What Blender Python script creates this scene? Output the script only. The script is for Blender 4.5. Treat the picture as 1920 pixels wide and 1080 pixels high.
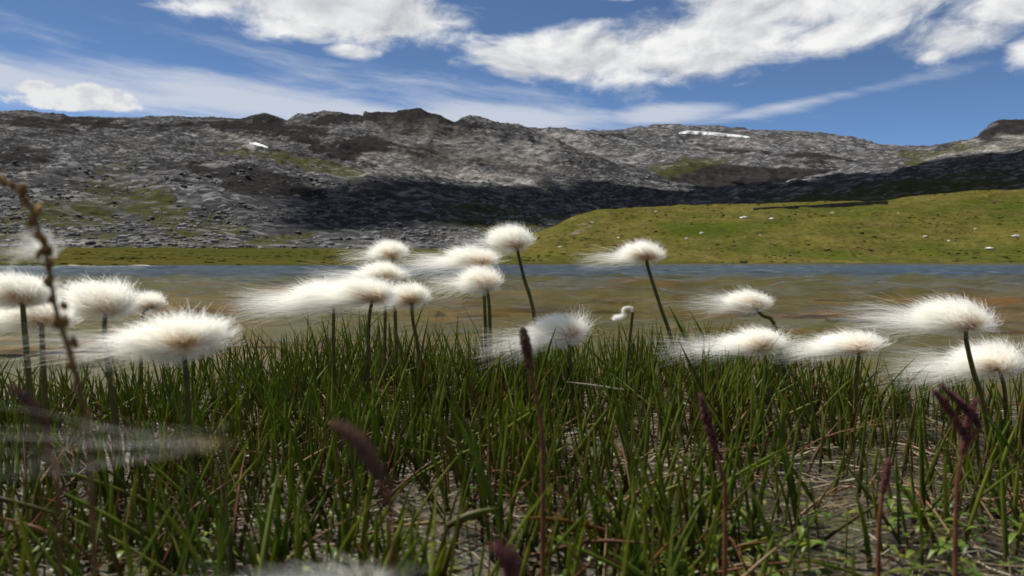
import bpy, math
import numpy as np
from mathutils import Vector

for o in list(bpy.data.objects):
    bpy.data.objects.remove(o)
SC = bpy.context.scene
COL = SC.collection

# ---------------------------------------------------------------- camera
F = 1507.0                       # focal length in photo pixels (1920 wide)
HY = 491.0                       # photo row of the horizon
CAMZ = 0.20
PITCH = math.atan((540 - HY) / F)
FWD = np.array([0, math.cos(PITCH), -math.sin(PITCH)])
UP = np.array([0, math.sin(PITCH), math.cos(PITCH)])
cam = bpy.data.cameras.new('camera')
cam_ob = bpy.data.objects.new('camera', cam)
COL.objects.link(cam_ob)
cam_ob.location = (0, 0, CAMZ)
cam_ob.rotation_euler = (math.pi / 2 - PITCH, 0, 0)
cam.sensor_width = 36
cam.lens = F / 1920 * 36
cam.clip_start = 0.01
cam.clip_end = 30000
cam.dof.use_dof = True
cam.dof.focus_distance = 1.5
cam.dof.aperture_fstop = 13.0
SC.camera = cam_ob

# ---------------------------------------------------------------- sun and sky
SUN_AZ, SUN_EL = math.radians(-58), math.radians(58)
SUN = np.array([math.sin(SUN_AZ) * math.cos(SUN_EL), math.cos(SUN_AZ) * math.cos(SUN_EL), math.sin(SUN_EL)])
sl = bpy.data.lights.new('sun', 'SUN')
sl.energy = 5.0
sl.angle = math.radians(0.5)
sl.color = (1.0, 0.955, 0.88)
so = bpy.data.objects.new('sun', sl)
COL.objects.link(so)
so.rotation_euler = Vector(-SUN).to_track_quat('-Z', 'Y').to_euler()

SC.view_settings.view_transform = 'Standard'
SC.view_settings.look = 'None'
SC.view_settings.exposure = 0.62
SC.view_settings.gamma = 1.0
SC.cycles.max_bounces = 14
SC.cycles.diffuse_bounces = 10
SC.cycles.transparent_max_bounces = 24
SC.cycles.sample_clamp_indirect = 4.0
SC.cycles.sample_clamp_direct = 12.0


class V:
    """Tiny wrapper so node maths reads like maths."""
    tree = None

    def __init__(s, sock): s.s = sock

    @staticmethod
    def op(kind, *a, clamp=False):
        n = V.tree.nodes.new('ShaderNodeMath'); n.operation = kind; n.use_clamp = clamp
        for i, x in enumerate(a):
            if isinstance(x, V): V.tree.links.new(x.s, n.inputs[i])
            else: n.inputs[i].default_value = x
        return V(n.outputs[0])
    def __add__(s, o): return V.op('ADD', s, o)
    __radd__ = __add__
    def __sub__(s, o): return V.op('SUBTRACT', s, o)
    def __rsub__(s, o): return V.op('SUBTRACT', o, s)
    def __mul__(s, o): return V.op('MULTIPLY', s, o)
    __rmul__ = __mul__
    def __truediv__(s, o): return V.op('DIVIDE', s, o)
    def __pow__(s, o): return V.op('POWER', s, o)
    def max(s, o): return V.op('MAXIMUM', s, o)
    def min(s, o): return V.op('MINIMUM', s, o)
    def clamp(s): return V.op('ADD', s, 0.0, clamp=True)
    def smooth(s, a, b, lo=0.0, hi=1.0):
        n = V.tree.nodes.new('ShaderNodeMapRange'); n.interpolation_type = 'SMOOTHSTEP'
        V.tree.links.new(s.s, n.inputs[0])
        for i, x in enumerate((a, b, lo, hi)): n.inputs[i + 1].default_value = x
        return V(n.outputs[0])


def xyz(x, y, z):
    n = V.tree.nodes.new('ShaderNodeCombineXYZ')
    for i, c in enumerate((x, y, z)):
        if isinstance(c, V): V.tree.links.new(c.s, n.inputs[i])
        else: n.inputs[i].default_value = c
    return V(n.outputs[0])


def noise(vec, scale=1.0, detail=6, rough=0.55, dist=0.0, lac=2.0):
    n = V.tree.nodes.new('ShaderNodeTexNoise')
    n.noise_dimensions = '3D'
    if vec is not None: V.tree.links.new(vec.s, n.inputs['Vector'])
    n.inputs['Scale'].default_value = scale
    n.inputs['Detail'].default_value = detail
    n.inputs['Roughness'].default_value = rough
    n.inputs['Lacunarity'].default_value = lac
    n.inputs['Distortion'].default_value = dist
    return V(n.outputs[0])


def voro(vec, scale, feature='F1', out='Distance', rnd=1.0):
    n = V.tree.nodes.new('ShaderNodeTexVoronoi')
    n.feature = feature
    V.tree.links.new(vec.s, n.inputs['Vector'])
    n.inputs['Scale'].default_value = scale
    n.inputs['Randomness'].default_value = rnd
    return V(n.outputs[out])


def mixc(f, a, b, blend='MIX'):
    n = V.tree.nodes.new('ShaderNodeMix'); n.data_type = 'RGBA'; n.blend_type = blend
    for sock, x in ((n.inputs[0], f), (n.inputs[6], a), (n.inputs[7], b)):
        if isinstance(x, V): V.tree.links.new(x.s, sock)
        elif isinstance(x, (int, float)): sock.default_value = x
        else: sock.default_value = (*x, 1)
    return V(n.outputs[2])


def sepxyz(vec):
    n = V.tree.nodes.new('ShaderNodeSeparateXYZ'); V.tree.links.new(vec.s, n.inputs[0])
    return [V(n.outputs[i]) for i in range(3)]


def sepcol(c):
    n = V.tree.nodes.new('ShaderNodeSeparateColor'); V.tree.links.new(c.s, n.inputs[0])
    return [V(n.outputs[i]) for i in range(3)]


world = bpy.data.worlds.new('World')
SC.world = world
world.use_nodes = True
wt = world.node_tree
wt.nodes.clear()
V.tree = wt
sky = wt.nodes.new('ShaderNodeTexSky')
sky.sky_type = 'NISHITA'
sky.sun_disc = False
sky.sun_elevation = SUN_EL
sky.sun_rotation = SUN_AZ
sky.altitude = 2600
sky.air_density = 1.0
sky.dust_density = 0.1
sky.ozone_density = 2.4


def build_clouds():
    tc = wt.nodes.new('ShaderNodeTexCoord')
    x, y, z = sepxyz(V(tc.outputs['Generated']))
    az = V.op('ARCTAN2', x, y)
    el = V.op('ARCSINE', z)

    # name: centre az/el in photo pixels off (960, 491), half axes, tilt, weight  (degrees below come from px / F)
    def ell(cx, cy, a, b, tilt=0.0, w=1.0):
        u = (az - math.atan((cx - 960) / F)) * F
        v = (el - math.atan((HY - cy) / F)) * F
        c, s = math.cos(math.radians(tilt)), math.sin(math.radians(tilt))
        p = (u * c + v * s) * (1.0 / a)
        q = (v * c - u * s) * (1.0 / b)
        return (1.0 - V.op('SQRT', p * p + q * q)) * w

    u = az * F
    v = el * F
    warp = noise(xyz(u * 0.0045, v * 0.008, 3.1), 1, 3, 0.5)
    warp2 = noise(xyz(u * 0.0045, v * 0.008, 9.7), 1, 3, 0.5)
    uu = u + (warp - 0.5) * 160
    vv = v + (warp2 - 0.5) * 70
    n_big = noise(xyz(uu * 0.0065, vv * 0.0125, 0.7), 1, 10, 0.60)
    n_lit = noise(xyz((uu - 14) * 0.0065, (vv + 17) * 0.0125, 0.7), 1, 6, 0.55)

    cum = None
    for e in (
        (600, 22, 285, 74, -3, 1.15), (420, 40, 130, 26, 5, 0.8), (745, 40, 165, 56, -6, 1.1), (520, -60, 330, 80, 0, 1.0),
        (655, 108, 60, 17, 0, 0.8), (560, 70, 150, 30, -4, .8),
        (1100, 112, 240, 58, -2, 1.0), (1330, 92, 290, 78, 7, 1.1), (1480, 30, 270, 86, 4, 1.1), (1760, 12, 330, 70, 3, 1.1), (1650, -90, 420, 100, 0, 1.0),
        (1560, 95, 150, 40, 12, .9), (960, 125, 110, 32, -20, .8),
        (1790, 130, 110, 46, 8, .75), (1880, 85, 100, 44, 0, .8), (1850, 15, 220, 62, 0, 1.25), (1925, 160, 50, 30, 0, .85), (1745, 150, 50, 22, 0, .8),
        (15, 2, 55, 16, 5, 0.9), (200, 5, 40, 9, 0, .6), (1190, 0, 110, 14, 0, .75),
    ):
        g = ell(*e)
        cum = g if cum is None else cum.max(g)
    # beyond the frame the same broken cumulus goes on
    outside = (V.op('ABSOLUTE', u).smooth(1050, 1500)).max(v.smooth(560, 800))
    far_n = noise(xyz(uu * 0.0016, vv * 0.0030, 5.5), 1, 4, 0.5)
    gen = (far_n - 0.5) * 5.0 - (1.0 - outside) * 6.0
    cum = cum.max(gen.min(1.0))
    dens = cum.max(-1.5) * 1.35 + (n_big - 0.53) * 2.5
    n_edge = noise(xyz(uu * 0.03, vv * 0.05, 2.9), 1, 6, 0.65)
    alpha = (dens + (n_edge - 0.5) * 0.5).smooth(-0.18, 0.74)
    alpha = alpha * v.smooth(-20, 30)
    # little round cumulus low over the left ridge
    small = None
    for e in ((150, 230, 115, 15, 2, 1.0), (78, 213, 36, 16, 0, 1.0), (178, 211, 50, 15, 0, 1.0), (224, 219, 34, 12, 0, 1.0), (120, 219, 40, 13, 0, 1.0)):
        g = ell(*e)
        small = g if small is None else small.max(g)
    n_s = noise(xyz(u * 0.030, v * 0.040, 2.2), 1, 7, 0.6)
    a_small = (small * 1.6 + (n_s - 0.5) * 2.0).smooth(0.0, 0.5)

    # relief shading: difference of density towards the light, plus thick grey bellies
    lit = ((n_big - n_lit) * 3.2 + 0.66).clamp()
    belly = noise(xyz(uu * 0.0028, vv * 0.0062, 8.3), 1, 5, 0.55)
    thick = dens.smooth(0.5, 1.7) * belly.smooth(0.42, 0.62)
    shade = (lit * (1.0 - thick * 0.5)).clamp()
    c_cum = mixc(shade, (5.6, 5.9, 6.5), (12.0, 12.0, 11.9))

    # cirrus streaks
    st = (v + u * 0.105)
    wsp = noise(xyz((u + (warp - .5) * 120) * 0.0022, (st + (warp2 - 0.5) * 46) * 0.021, 4.4), 1, 9, 0.62)
    wsp_f = noise(xyz(u * 0.012, st * 0.05, 1.4), 1, 6, 0.6)
    cir = None
    for e in ((60, 200, 560, 56, -4, 1.15), (560, 214, 560, 56, -6, 1.3), (930, 226, 380, 46, -3, 1.35), (1245, 222, 165, 30, 3, 1.25), (1480, 215, 330, 15, 8, .72),
              (1000, 195, 380, 30, -9, .35), (660, 170, 260, 22, -12, .3), (100, 130, 130, 22, -8, .5)):
        g = ell(*e)
        cir = g if cir is None else cir.max(g)
    cirg = (noise(xyz(u * 0.0011, v * 0.0042, 6.1), 1, 3, 0.5) - 0.52) * 4.0 - (1.0 - outside) * 6.0
    cir = cir.max(cirg.min(0.8))
    a_cir = ((cir.max(-0.6) * 0.95 + (wsp - 0.5) * 1.9 + (wsp_f - .5) * 0.5).smooth(0.0, 1.0)) * 0.80 * v.smooth(-20, 40)

    base = V(sky.outputs[0])
    base = mixc(1.0, base, mixc(v.smooth(120, 420), (0.85, 1.05, 1.32), (0.79, 0.89, 1.02)), 'MULTIPLY')
    c = mixc(a_cir, base, (8.6, 9.0, 9.9))
    c = mixc(a_small * .9, c, mixc(n_s.smooth(.35, .6), (8.6, 8.8, 9.2), (11.0, 11.0, 10.8)))
    c = mixc(alpha, c, c_cum)
    return c


SKYC = build_clouds()
bg = wt.nodes.new('ShaderNodeBackground')
bg.inputs['Strength'].default_value = 0.05
wt.links.new(SKYC.s, bg.inputs['Color'])
wo = wt.nodes.new('ShaderNodeOutputWorld')
wt.links.new(bg.outputs[0], wo.inputs['Surface'])
world.cycles.sampling_method = 'MANUAL'
world.cycles.sample_map_resolution = 512

# ---------------------------------------------------------------- helpers
RNG = np.random.RandomState(7)


def pdir(px, py):
    """World direction of a photo pixel, scaled to unit forward depth along world +Y."""
    u = (np.asarray(px, float) - 960) / F
    v = (540 - np.asarray(py, float)) / F
    d = FWD + u[..., None] * np.array([1, 0, 0]) + v[..., None] * UP
    return d / d[..., 1:2]


def at(px, py, d):
    return np.array([0, 0, CAMZ]) + pdir(px, py) * np.asarray(d, float)[..., None]


def hash2(ix, iy, seed):
    h = (ix.astype(np.int64) * 374761393 + iy.astype(np.int64) * 668265263 + seed * 974634777) & 0xFFFFFFFF
    h = ((h ^ (h >> 13)) * 1274126177) & 0xFFFFFFFF
    h = (h ^ (h >> 16)) & 0xFFFFFF
    return h / float(0xFFFFFF)


def vnoise(x, y, seed=0):
    ix, iy = np.floor(x), np.floor(y)
    fx, fy = x - ix, y - iy
    fx = fx * fx * fx * (fx * (fx * 6 - 15) + 10)
    fy = fy * fy * fy * (fy * (fy * 6 - 15) + 10)
    ix = ix.astype(np.int64); iy = iy.astype(np.int64)
    a = hash2(ix, iy, seed); b = hash2(ix + 1, iy, seed)
    c = hash2(ix, iy + 1, seed); d = hash2(ix + 1, iy + 1, seed)
    return (a + (b - a) * fx) + ((c + (d - c) * fx) - (a + (b - a) * fx)) * fy


def fbm(x, y, oct=5, gain=0.5, seed=0, ridged=False):
    s = np.zeros(np.broadcast(x, y).shape); a = 1.0; tot = 0
    for k in range(oct):
        n = vnoise(x, y, seed + k * 17)
        if ridged: n = 1 - np.abs(2 * n - 1)
        s += a * n; tot += a; a *= gain
        x, y = (0.8 * x - 0.6 * y) * 2.03 + 11.3, (0.6 * x + 0.8 * y) * 2.03 - 7.1
    return s / tot - 0.5


def interp(pts, xs):
    p = np.array(pts, float)
    return np.interp(xs, p[:, 0], p[:, 1])


def sstep(x, a, b):
    t = np.clip((x - a) / (b - a), 0, 1)
    return t * t * (3 - 2 * t)


def make_mesh(name, verts, faces, mat=None, parent=None, attrs=None, smooth=True):
    """faces: int array (M, 3 or 4)."""
    me = bpy.data.meshes.new(name)
    verts = np.ascontiguousarray(verts, np.float32).reshape(-1, 3)
    faces = np.ascontiguousarray(faces, np.int32)
    k = faces.shape[1]
    me.vertices.add(len(verts)); me.vertices.foreach_set('co', verts.ravel())
    me.loops.add(faces.size); me.loops.foreach_set('vertex_index', faces.ravel())
    me.polygons.add(len(faces))
    me.polygons.foreach_set('loop_start', np.arange(0, faces.size, k, dtype=np.int32))
    me.polygons.foreach_set('use_smooth', np.full(len(faces), smooth))
    me.update(calc_edges=True)
    for an, av in (attrs or {}).items():
        at_ = me.attributes.new(an, 'FLOAT', 'POINT')
        at_.data.foreach_set('value', np.ascontiguousarray(av, np.float32).ravel())
    if mat: me.materials.append(mat)
    return add_obj(name, me, parent)


def add_obj(name, me, parent=None):
    o = bpy.data.objects.new(name, me)
    COL.objects.link(o)
    if parent is not None:
        o.parent = parent
    return o


def thing(name, label, cat, loc=(0, 0, 0), group=None):
    o = bpy.data.objects.new(name, None)
    COL.objects.link(o)
    o.location = loc
    o.empty_display_size = 0.02
    return tag(o, label, cat, group)


def tag(o, label, cat, group=None):
    o['label'] = label; o['category'] = cat
    if group: o['group'] = group
    return o


def kind(o, k, label=None):
    o['kind'] = k
    if label: o['label'] = label
    return o


def grid_faces(nr, nc, wrap=False):
    r = np.arange(nr - 1)[:, None]; c = np.arange(nc if wrap else nc - 1)[None, :]
    c2 = (c + 1) % nc
    a = r * nc + c; b = r * nc + c2
    return np.stack([a, b, b + nc, a + nc], -1).reshape(-1, 4)


def tubes(cent, rad, sides=3, flat=1.0, ang=None):
    """cent (N,K,3), rad (N,K) -> verts, quads, and t along each tube."""
    N, K, _ = cent.shape
    tan = np.gradient(cent, axis=1)
    tan /= np.linalg.norm(tan, axis=2, keepdims=True) + 1e-12
    if ang is None: ang = RNG.uniform(0, 2 * np.pi, N)
    ref = np.stack([np.cos(ang), np.sin(ang), np.full(N, 0.13)], -1)[:, None, :].repeat(K, 1)
    s = np.cross(tan, ref); s /= np.linalg.norm(s, axis=2, keepdims=True) + 1e-12
    b = np.cross(tan, s)
    th = np.arange(sides) * 2 * np.pi / sides
    v = cent[:, :, None, :] + rad[:, :, None, None] * (np.cos(th)[None, None, :, None] * s[:, :, None, :] + flat * np.sin(th)[None, None, :, None] * b[:, :, None, :])
    base = (np.arange(N) * K * sides)[:, None]
    f = (base[:, None] + grid_faces(K, sides, True)[None]).reshape(-1, 4)
    t = np.linspace(0, 1, K)[None, :, None].repeat(N, 0).repeat(sides, 2)
    return v.reshape(-1, 3), f, t.ravel()


def ribbons(cent, wid):
    N, K, _ = cent.shape
    tan = np.gradient(cent, axis=1)
    tan /= np.linalg.norm(tan, axis=2, keepdims=True) + 1e-12
    ref = RNG.normal(size=(N, 1, 3)).repeat(K, 1)
    s = np.cross(tan, ref); s /= np.linalg.norm(s, axis=2, keepdims=True) + 1e-12
    v = np.stack([cent - s * wid[:, :, None], cent + s * wid[:, :, None]], 2)
    base = (np.arange(N) * K * 2)[:, None]
    f = (base[:, None] + grid_faces(K, 2)[None]).reshape(-1, 4)
    t = np.linspace(0, 1, K)[None, :, None].repeat(N, 0).repeat(2, 2)
    return v.reshape(-1, 3), f, t.ravel()


def cat_mesh(parts):
    vs, fs, n = [], [], 0
    for v, f in parts:
        vs.append(v); fs.append(f + n); n += len(v)
    return np.concatenate(vs), np.concatenate(fs)


# ---------------------------------------------------------------- materials
def new_mat(name):
    m = bpy.data.materials.new(name)
    m.use_nodes = True
    m.node_tree.nodes.clear()
    V.tree = m.node_tree
    return m


def attr(name):
    n = V.tree.nodes.new('ShaderNodeAttribute'); n.attribute_name = name
    return V(n.outputs['Fac'])


def geo_pos():
    return V(V.tree.nodes.new('ShaderNodeNewGeometry').outputs['Position'])


def bump(h, strength=0.5, dist=0.1):
    n = V.tree.nodes.new('ShaderNodeBump')
    n.inputs['Strength'].default_value = strength
    n.inputs['Distance'].default_value = dist
    V.tree.links.new(h.s, n.inputs['Height'])
    return n.outputs[0]


def out_surface(sock):
    o = V.tree.nodes.new('ShaderNodeOutputMaterial')
    V.tree.links.new(sock, o.inputs['Surface'])


def principled(color, rough=0.8, normal=None, spec=0.3):
    p = V.tree.nodes.new('ShaderNodeBsdfPrincipled')
    if isinstance(color, V): V.tree.links.new(color.s, p.inputs['Base Color'])
    else: p.inputs['Base Color'].default_value = (*color, 1)
    if isinstance(rough, V): V.tree.links.new(rough.s, p.inputs['Roughness'])
    else: p.inputs['Roughness'].default_value = rough
    p.inputs['Specular IOR Level'].default_value = spec
    if normal is not None: V.tree.links.new(normal, p.inputs['Normal'])
    return p.outputs[0]


def mix_shader(f, a, b):
    n = V.tree.nodes.new('ShaderNodeMixShader')
    if isinstance(f, V): V.tree.links.new(f.s, n.inputs[0])
    else: n.inputs[0].default_value = f
    V.tree.links.new(a, n.inputs[1]); V.tree.links.new(b, n.inputs[2])
    return n.outputs[0]


def mat_rock(name, k=1.0, warm=0.0, fine=1.0):
    """Scree slope: grey stones of many sizes, darker and paler outcrops, thin turf (attributes grass, dark, pale)."""
    m = new_mat(name)
    p = geo_pos()
    px, py, pz = sepxyz(p)
    q = xyz(px * 0.55, py * 0.8, pz * 1.1)
    big = noise(q, 0.012, 6, 0.6)
    mid = noise(q, 0.07, 6, 0.62)
    stones = sepcol(voro(q, 0.55 * fine, out='Color'))[0]
    stones2 = sepcol(voro(q, 0.21 * fine, out='Color'))[0]
    fine_n = noise(q, 1.3 * fine, 4, 0.7)
    val = (stones ** 7.0) * 1.1 + (stones2 ** 6.0) * 0.6 + fine_n * 0.34
    val = val * (big.smooth(0.32, 0.68, 0.65, 1.25)) * (mid.smooth(0.3, 0.7, 0.6, 1.35))
    c0 = mixc(val, (0.042 * k, 0.043 * k, 0.047 * k), (0.45 * k, 0.445 * k, 0.445 * k))
    warmf = noise(q, 0.02, 4, 0.5).smooth(0.55, 0.72) * (0.2 + warm)
    c0 = mixc(warmf, c0, (0.19 * k, 0.145 * k, 0.11 * k))
    strata = noise(xyz(px * 0.016, py * 0.006, (pz + 0.17 * px) * 0.16), 1.0, 6, 0.6)
    ledge = strata.smooth(0.52, 0.60) * big.smooth(0.42, 0.58)
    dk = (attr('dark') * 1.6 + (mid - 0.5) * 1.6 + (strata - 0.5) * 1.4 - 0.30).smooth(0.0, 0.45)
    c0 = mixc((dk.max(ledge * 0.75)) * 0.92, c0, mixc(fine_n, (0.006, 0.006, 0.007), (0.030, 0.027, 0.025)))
    pale = attr('pale') * mid.smooth(0.32, 0.6)
    c0 = mixc(pale, c0, mixc(stones2, (0.13, 0.115, 0.10), (0.32, 0.30, 0.28)))
    gn = noise(q, 0.22, 6, 0.65)
    gr = (attr('grass') * 1.5 + (gn - 0.5) * 2.2 - 0.32).smooth(0.0, 0.7) * 0.9 * (1.0 - (stones ** 4.0) * 0.5)
    gcol = mixc(noise(q, 0.6, 3, 0.6), (0.022, 0.027, 0.009), (0.058, 0.058, 0.020))
    c = mixc(gr, c0, gcol)
    h = (voro(q, 0.5 * fine) * 0.9 + voro(q, 0.19 * fine) * 1.6 + fine_n * 0.6)
    out_surface(principled(c, 0.92, bump(h, 0.8, 0.9), 0.0))
    return m


def mat_meadow(name):
    """Alpine turf seen far off: ochre and green patches, tussock relief (attribute lush)."""
    m = new_mat(name)
    p = geo_pos()
    px, py, pz = sepxyz(p)
    q = xyz(px * 0.6, py * 0.35, pz * 2.2)
    a = noise(q, 0.05, 5, 0.6)
    b = noise(q, 0.28, 6, 0.65)
    d = noise(q, 2.2, 4, 0.65)
    c = mixc(a.smooth(0.36, 0.64), (0.105, 0.086, 0.020), (0.058, 0.062, 0.010))
    c = mixc(b.smooth(0.35, 0.7) * 0.6, c, (0.120, 0.100, 0.036))
    c = mixc(noise(q, 0.11, 6, 0.68, 0.5).smooth(0.50, 0.64) * 0.45, c, (0.040, 0.044, 0.009))
    c = mixc(attr('lush') * 0.8, c, (0.038, 0.060, 0.006))
    c = mixc(noise(q, 0.16, 4, 0.6).smooth(0.56, 0.72) * 0.55, c, (0.105, 0.060, 0.030))
    c = mixc(noise(q, 0.7, 5, 0.7).smooth(0.5, 0.62) * 0.6, c, (0.030, 0.036, 0.010))
    c = mixc((1.0 - d.smooth(0.3, 0.62)) * 0.6, c, (0.022, 0.025, 0.008))
    rocks = voro(xyz(px, py * 0.6, pz), 0.35).smooth(0.10, 0.06) * noise(q, 0.09, 3, 0.5).smooth(0.55, 0.65)
    c = mixc(rocks * 0.9, c, (0.36, 0.34, 0.31))
    c = mixc(attr('pale'), c, mixc(d, (0.060, 0.045, 0.036), (0.20, 0.165, 0.14)))
    out_surface(principled(c, 0.95, bump(b * 1.2 + d * 0.5, 0.8, 0.45), 0.0))
    return m


def mat_ground():
    """Marsh mud close by, lake bed under the water, turf beyond the far shore (attributes bed, deep, turf)."""
    m = new_mat('ground')
    p = geo_pos()
    px, py, pz = sepxyz(p)
    # mud
    n1 = noise(p, 16, 7, 0.65)
    n2 = noise(p, 90, 5, 0.7)
    mud = mixc(n1.smooth(0.35, 0.7), (0.014, 0.010, 0.006), (0.056, 0.042, 0.022))
    mud = mixc(n2.smooth(0.52, 0.72), mud, (0.100, 0.080, 0.045))
    mud = mixc(noise(p, 7, 4, 0.6).smooth(0.52, 0.66) * 0.7, mud, (0.055, 0.070, 0.015))
    # lake bed: rusty slabs, olive silt
    q = xyz(px * 0.55, py * 0.9, 0.0)
    s1 = noise(q, 0.9, 6, 0.62, 0.6)
    s2 = noise(xyz(px * 1.1, py * 3.0, 1.0), 1.4, 6, 0.65, 0.4)
    silt = mixc(s2, (0.030, 0.026, 0.005), (0.110, 0.088, 0.022))
    rust = mixc(s2.smooth(0.3, 0.65), (0.070, 0.028, 0.008), (0.23, 0.098, 0.034))
    redmask = 0.75 * (s1.smooth(0.50, 0.62)) * V.op('ABSOLUTE', py - 4.8).smooth(4.4, 2.0)
    bed = mixc(redmask, silt, rust)
    cracks = voro(xyz(px * 0.5, py * 1.3, 0.0), 1.3, 'DISTANCE_TO_EDGE').smooth(0.05, 0.0)
    bed = mixc(cracks * 0.55, bed, (0.045, 0.035, 0.018))
    bed = mixc(attr('deep'), bed, (0.012, 0.028, 0.045))  # dark blue painted on the bed in place of absorption in deep water
    c = mixc(attr('bed'), mud, bed)
    # turf of the far shore
    tq = xyz(px * 0.35, py * 0.9, pz * 2)
    t1 = noise(tq, 0.16, 5, 0.6)
    t2 = noise(tq, 1.3, 5, 0.65)
    turf = mixc(t1.smooth(0.38, 0.62), (0.072, 0.055, 0.014), (0.038, 0.044, 0.009))
    turf = mixc((1.0 - t2.smooth(0.35, 0.65)) * 0.75, turf, (0.030, 0.033, 0.010))
    c = mixc(attr('turf'), c, turf)
    wet = 0.28 + attr('turf') * 0.62 + n1 * 0.15
    h = n1 * 1.0 + n2 * 0.35
    g_w = principled(c, wet, bump(h, 0.9, 0.012), 0.35)
    g_t = principled(c, 0.95, bump(t2 * 1.0 + t1, 0.7, 0.3), 0.0)
    out_surface(mix_shader(attr('turf'), g_w, g_t))
    return m


def mat_water():
    m = new_mat('lake_water')
    p = geo_pos()
    px, py, pz = sepxyz(p)
    dist = V.op('ABSOLUTE', py)
    # ripples of all lengths: crests lie across the view because the breeze crosses the lake
    w1 = noise(xyz(px * 0.7, py * 1.0, 0.0), 26.0, 3, 0.55, 0.4)
    w2 = noise(xyz(px * 0.5, py * 0.9, 3.0), 1.6, 6, 0.55, 0.3)
    calm = dist.smooth(0.9, 1.9, 0.2, 1.0)
    nb = bump((w1 * 0.0060 + w2 * 0.05 * dist.smooth(3, 14, 0.2, 1.0)) * calm, 1.0, 1.0)
    fr = V.tree.nodes.new('ShaderNodeFresnel')
    fr.inputs['IOR'].default_value = 1.33
    V.tree.links.new(nb, fr.inputs['Normal'])
    f = ((V(fr.outputs[0]) ** 1.7) * dist.smooth(2.0, 16, 0.44, 0.75)).clamp()
    gl = V.tree.nodes.new('ShaderNodeBsdfGlossy')
    gl.inputs['Color'].default_value = (0.92, 0.95, 1.0, 1)
    V.tree.links.new(dist.smooth(1.5, 20, 0.03, 0.12).s, gl.inputs['Roughness'])
    V.tree.links.new(nb, gl.inputs['Normal'])
    tr = V.tree.nodes.new('ShaderNodeBsdfTransparent')
    tr.inputs['Color'].default_value = (0.90, 0.90, 0.80, 1)
    out_surface(mix_shader(f, tr.outputs[0], gl.outputs[0]))
    return m


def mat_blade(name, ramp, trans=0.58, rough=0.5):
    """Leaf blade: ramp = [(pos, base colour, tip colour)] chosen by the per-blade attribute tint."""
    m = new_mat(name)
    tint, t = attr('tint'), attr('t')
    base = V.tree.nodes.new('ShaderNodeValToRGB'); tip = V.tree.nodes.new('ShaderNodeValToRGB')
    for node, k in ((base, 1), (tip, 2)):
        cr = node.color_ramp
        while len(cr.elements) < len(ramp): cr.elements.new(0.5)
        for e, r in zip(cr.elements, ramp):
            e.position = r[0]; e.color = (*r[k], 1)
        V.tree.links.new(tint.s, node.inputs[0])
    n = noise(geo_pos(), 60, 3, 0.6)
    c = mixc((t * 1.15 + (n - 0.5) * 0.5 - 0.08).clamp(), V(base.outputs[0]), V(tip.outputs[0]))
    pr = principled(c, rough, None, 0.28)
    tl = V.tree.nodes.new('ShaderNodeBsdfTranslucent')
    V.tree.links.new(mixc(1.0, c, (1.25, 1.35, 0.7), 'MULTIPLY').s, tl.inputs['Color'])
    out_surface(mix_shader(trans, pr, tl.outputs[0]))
    return m


def mat_fluff():
    m = new_mat('cotton_fluff')
    t = attr('t')
    c = mixc(t.smooth(0.0, 0.46), (0.80, 0.58, 0.25), (0.985, 0.975, 0.93))
    df = V.tree.nodes.new('ShaderNodeBsdfDiffuse'); tl = V.tree.nodes.new('ShaderNodeBsdfTranslucent')
    V.tree.links.new(c.s, df.inputs[0]); V.tree.links.new(c.s, tl.inputs[0])
    out_surface(mix_shader(0.5, df.outputs[0], tl.outputs[0]))
    return m


def mat_simple(name, c1, c2, scale, rough=0.7, spec=0.3, bstr=0.4, bdist=0.002, trans=0.0):
    m = new_mat(name)
    n = noise(geo_pos(), scale, 5, 0.62)
    c = mixc(n.smooth(0.3, 0.7), c1, c2)
    sh = principled(c, rough, bump(n, bstr, bdist), spec)
    if trans:
        tl = V.tree.nodes.new('ShaderNodeBsdfTranslucent')
        V.tree.links.new(c.s, tl.inputs[0])
        sh = mix_shader(trans, sh, tl.outputs[0])
    out_surface(sh)
    return m


M_ROCK = mat_rock('scree_rock', 0.32)
M_ROCK_FAR = mat_rock('far_rock', 0.42, 0.05, 0.36)
M_ROCK_DARK = mat_rock('slope_rock', 0.36, 0.2, 0.6)
M_MEADOW = mat_meadow('meadow_turf')
M_GROUND = mat_ground()
M_WATER = mat_water()
M_SNOW = mat_simple('old_snow', (0.26, 0.265, 0.27), (0.56, 0.57, 0.58), 0.09, 0.6)
M_STONE = mat_simple('pale_stone', (0.30, 0.285, 0.26), (0.55, 0.53, 0.49), 1.2, 0.9, 0.2, 0.6, 0.1)
M_STONE_D = mat_simple('dark_stone', (0.030, 0.026, 0.022), (0.12, 0.105, 0.09), 1.5, 0.9, 0.2, 0.6, 0.1)
M_SAND = mat_simple('shore_gravel', (0.34, 0.31, 0.25), (0.56, 0.53, 0.46), 0.9, 0.95, 0.1, 0.5, 0.05)
M_CLOUD = mat_simple('cloud_white', (0.8, 0.8, 0.8), (0.85, 0.85, 0.85), 0.01, 1.0, 0.0)
M_FLUFF = mat_fluff()
M_STEM = mat_simple('cotton_stem', (0.046, 0.048, 0.009), (0.095, 0.082, 0.018), 70, 0.6, 0.2)
M_BRACT = mat_simple('bract_brown', (0.075, 0.048, 0.025), (0.24, 0.15, 0.07), 300, 0.7)
M_SPIKE = mat_simple('spike_purple', (0.055, 0.012, 0.014), (0.17, 0.048, 0.045), 260, 0.7, 0.3, 0.4, 0.002, 0.25)
M_SPIKE_B = mat_simple('spike_brown', (0.050, 0.022, 0.016), (0.16, 0.075, 0.045), 260, 0.7, 0.3, 0.4, 0.002, 0.2)
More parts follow.
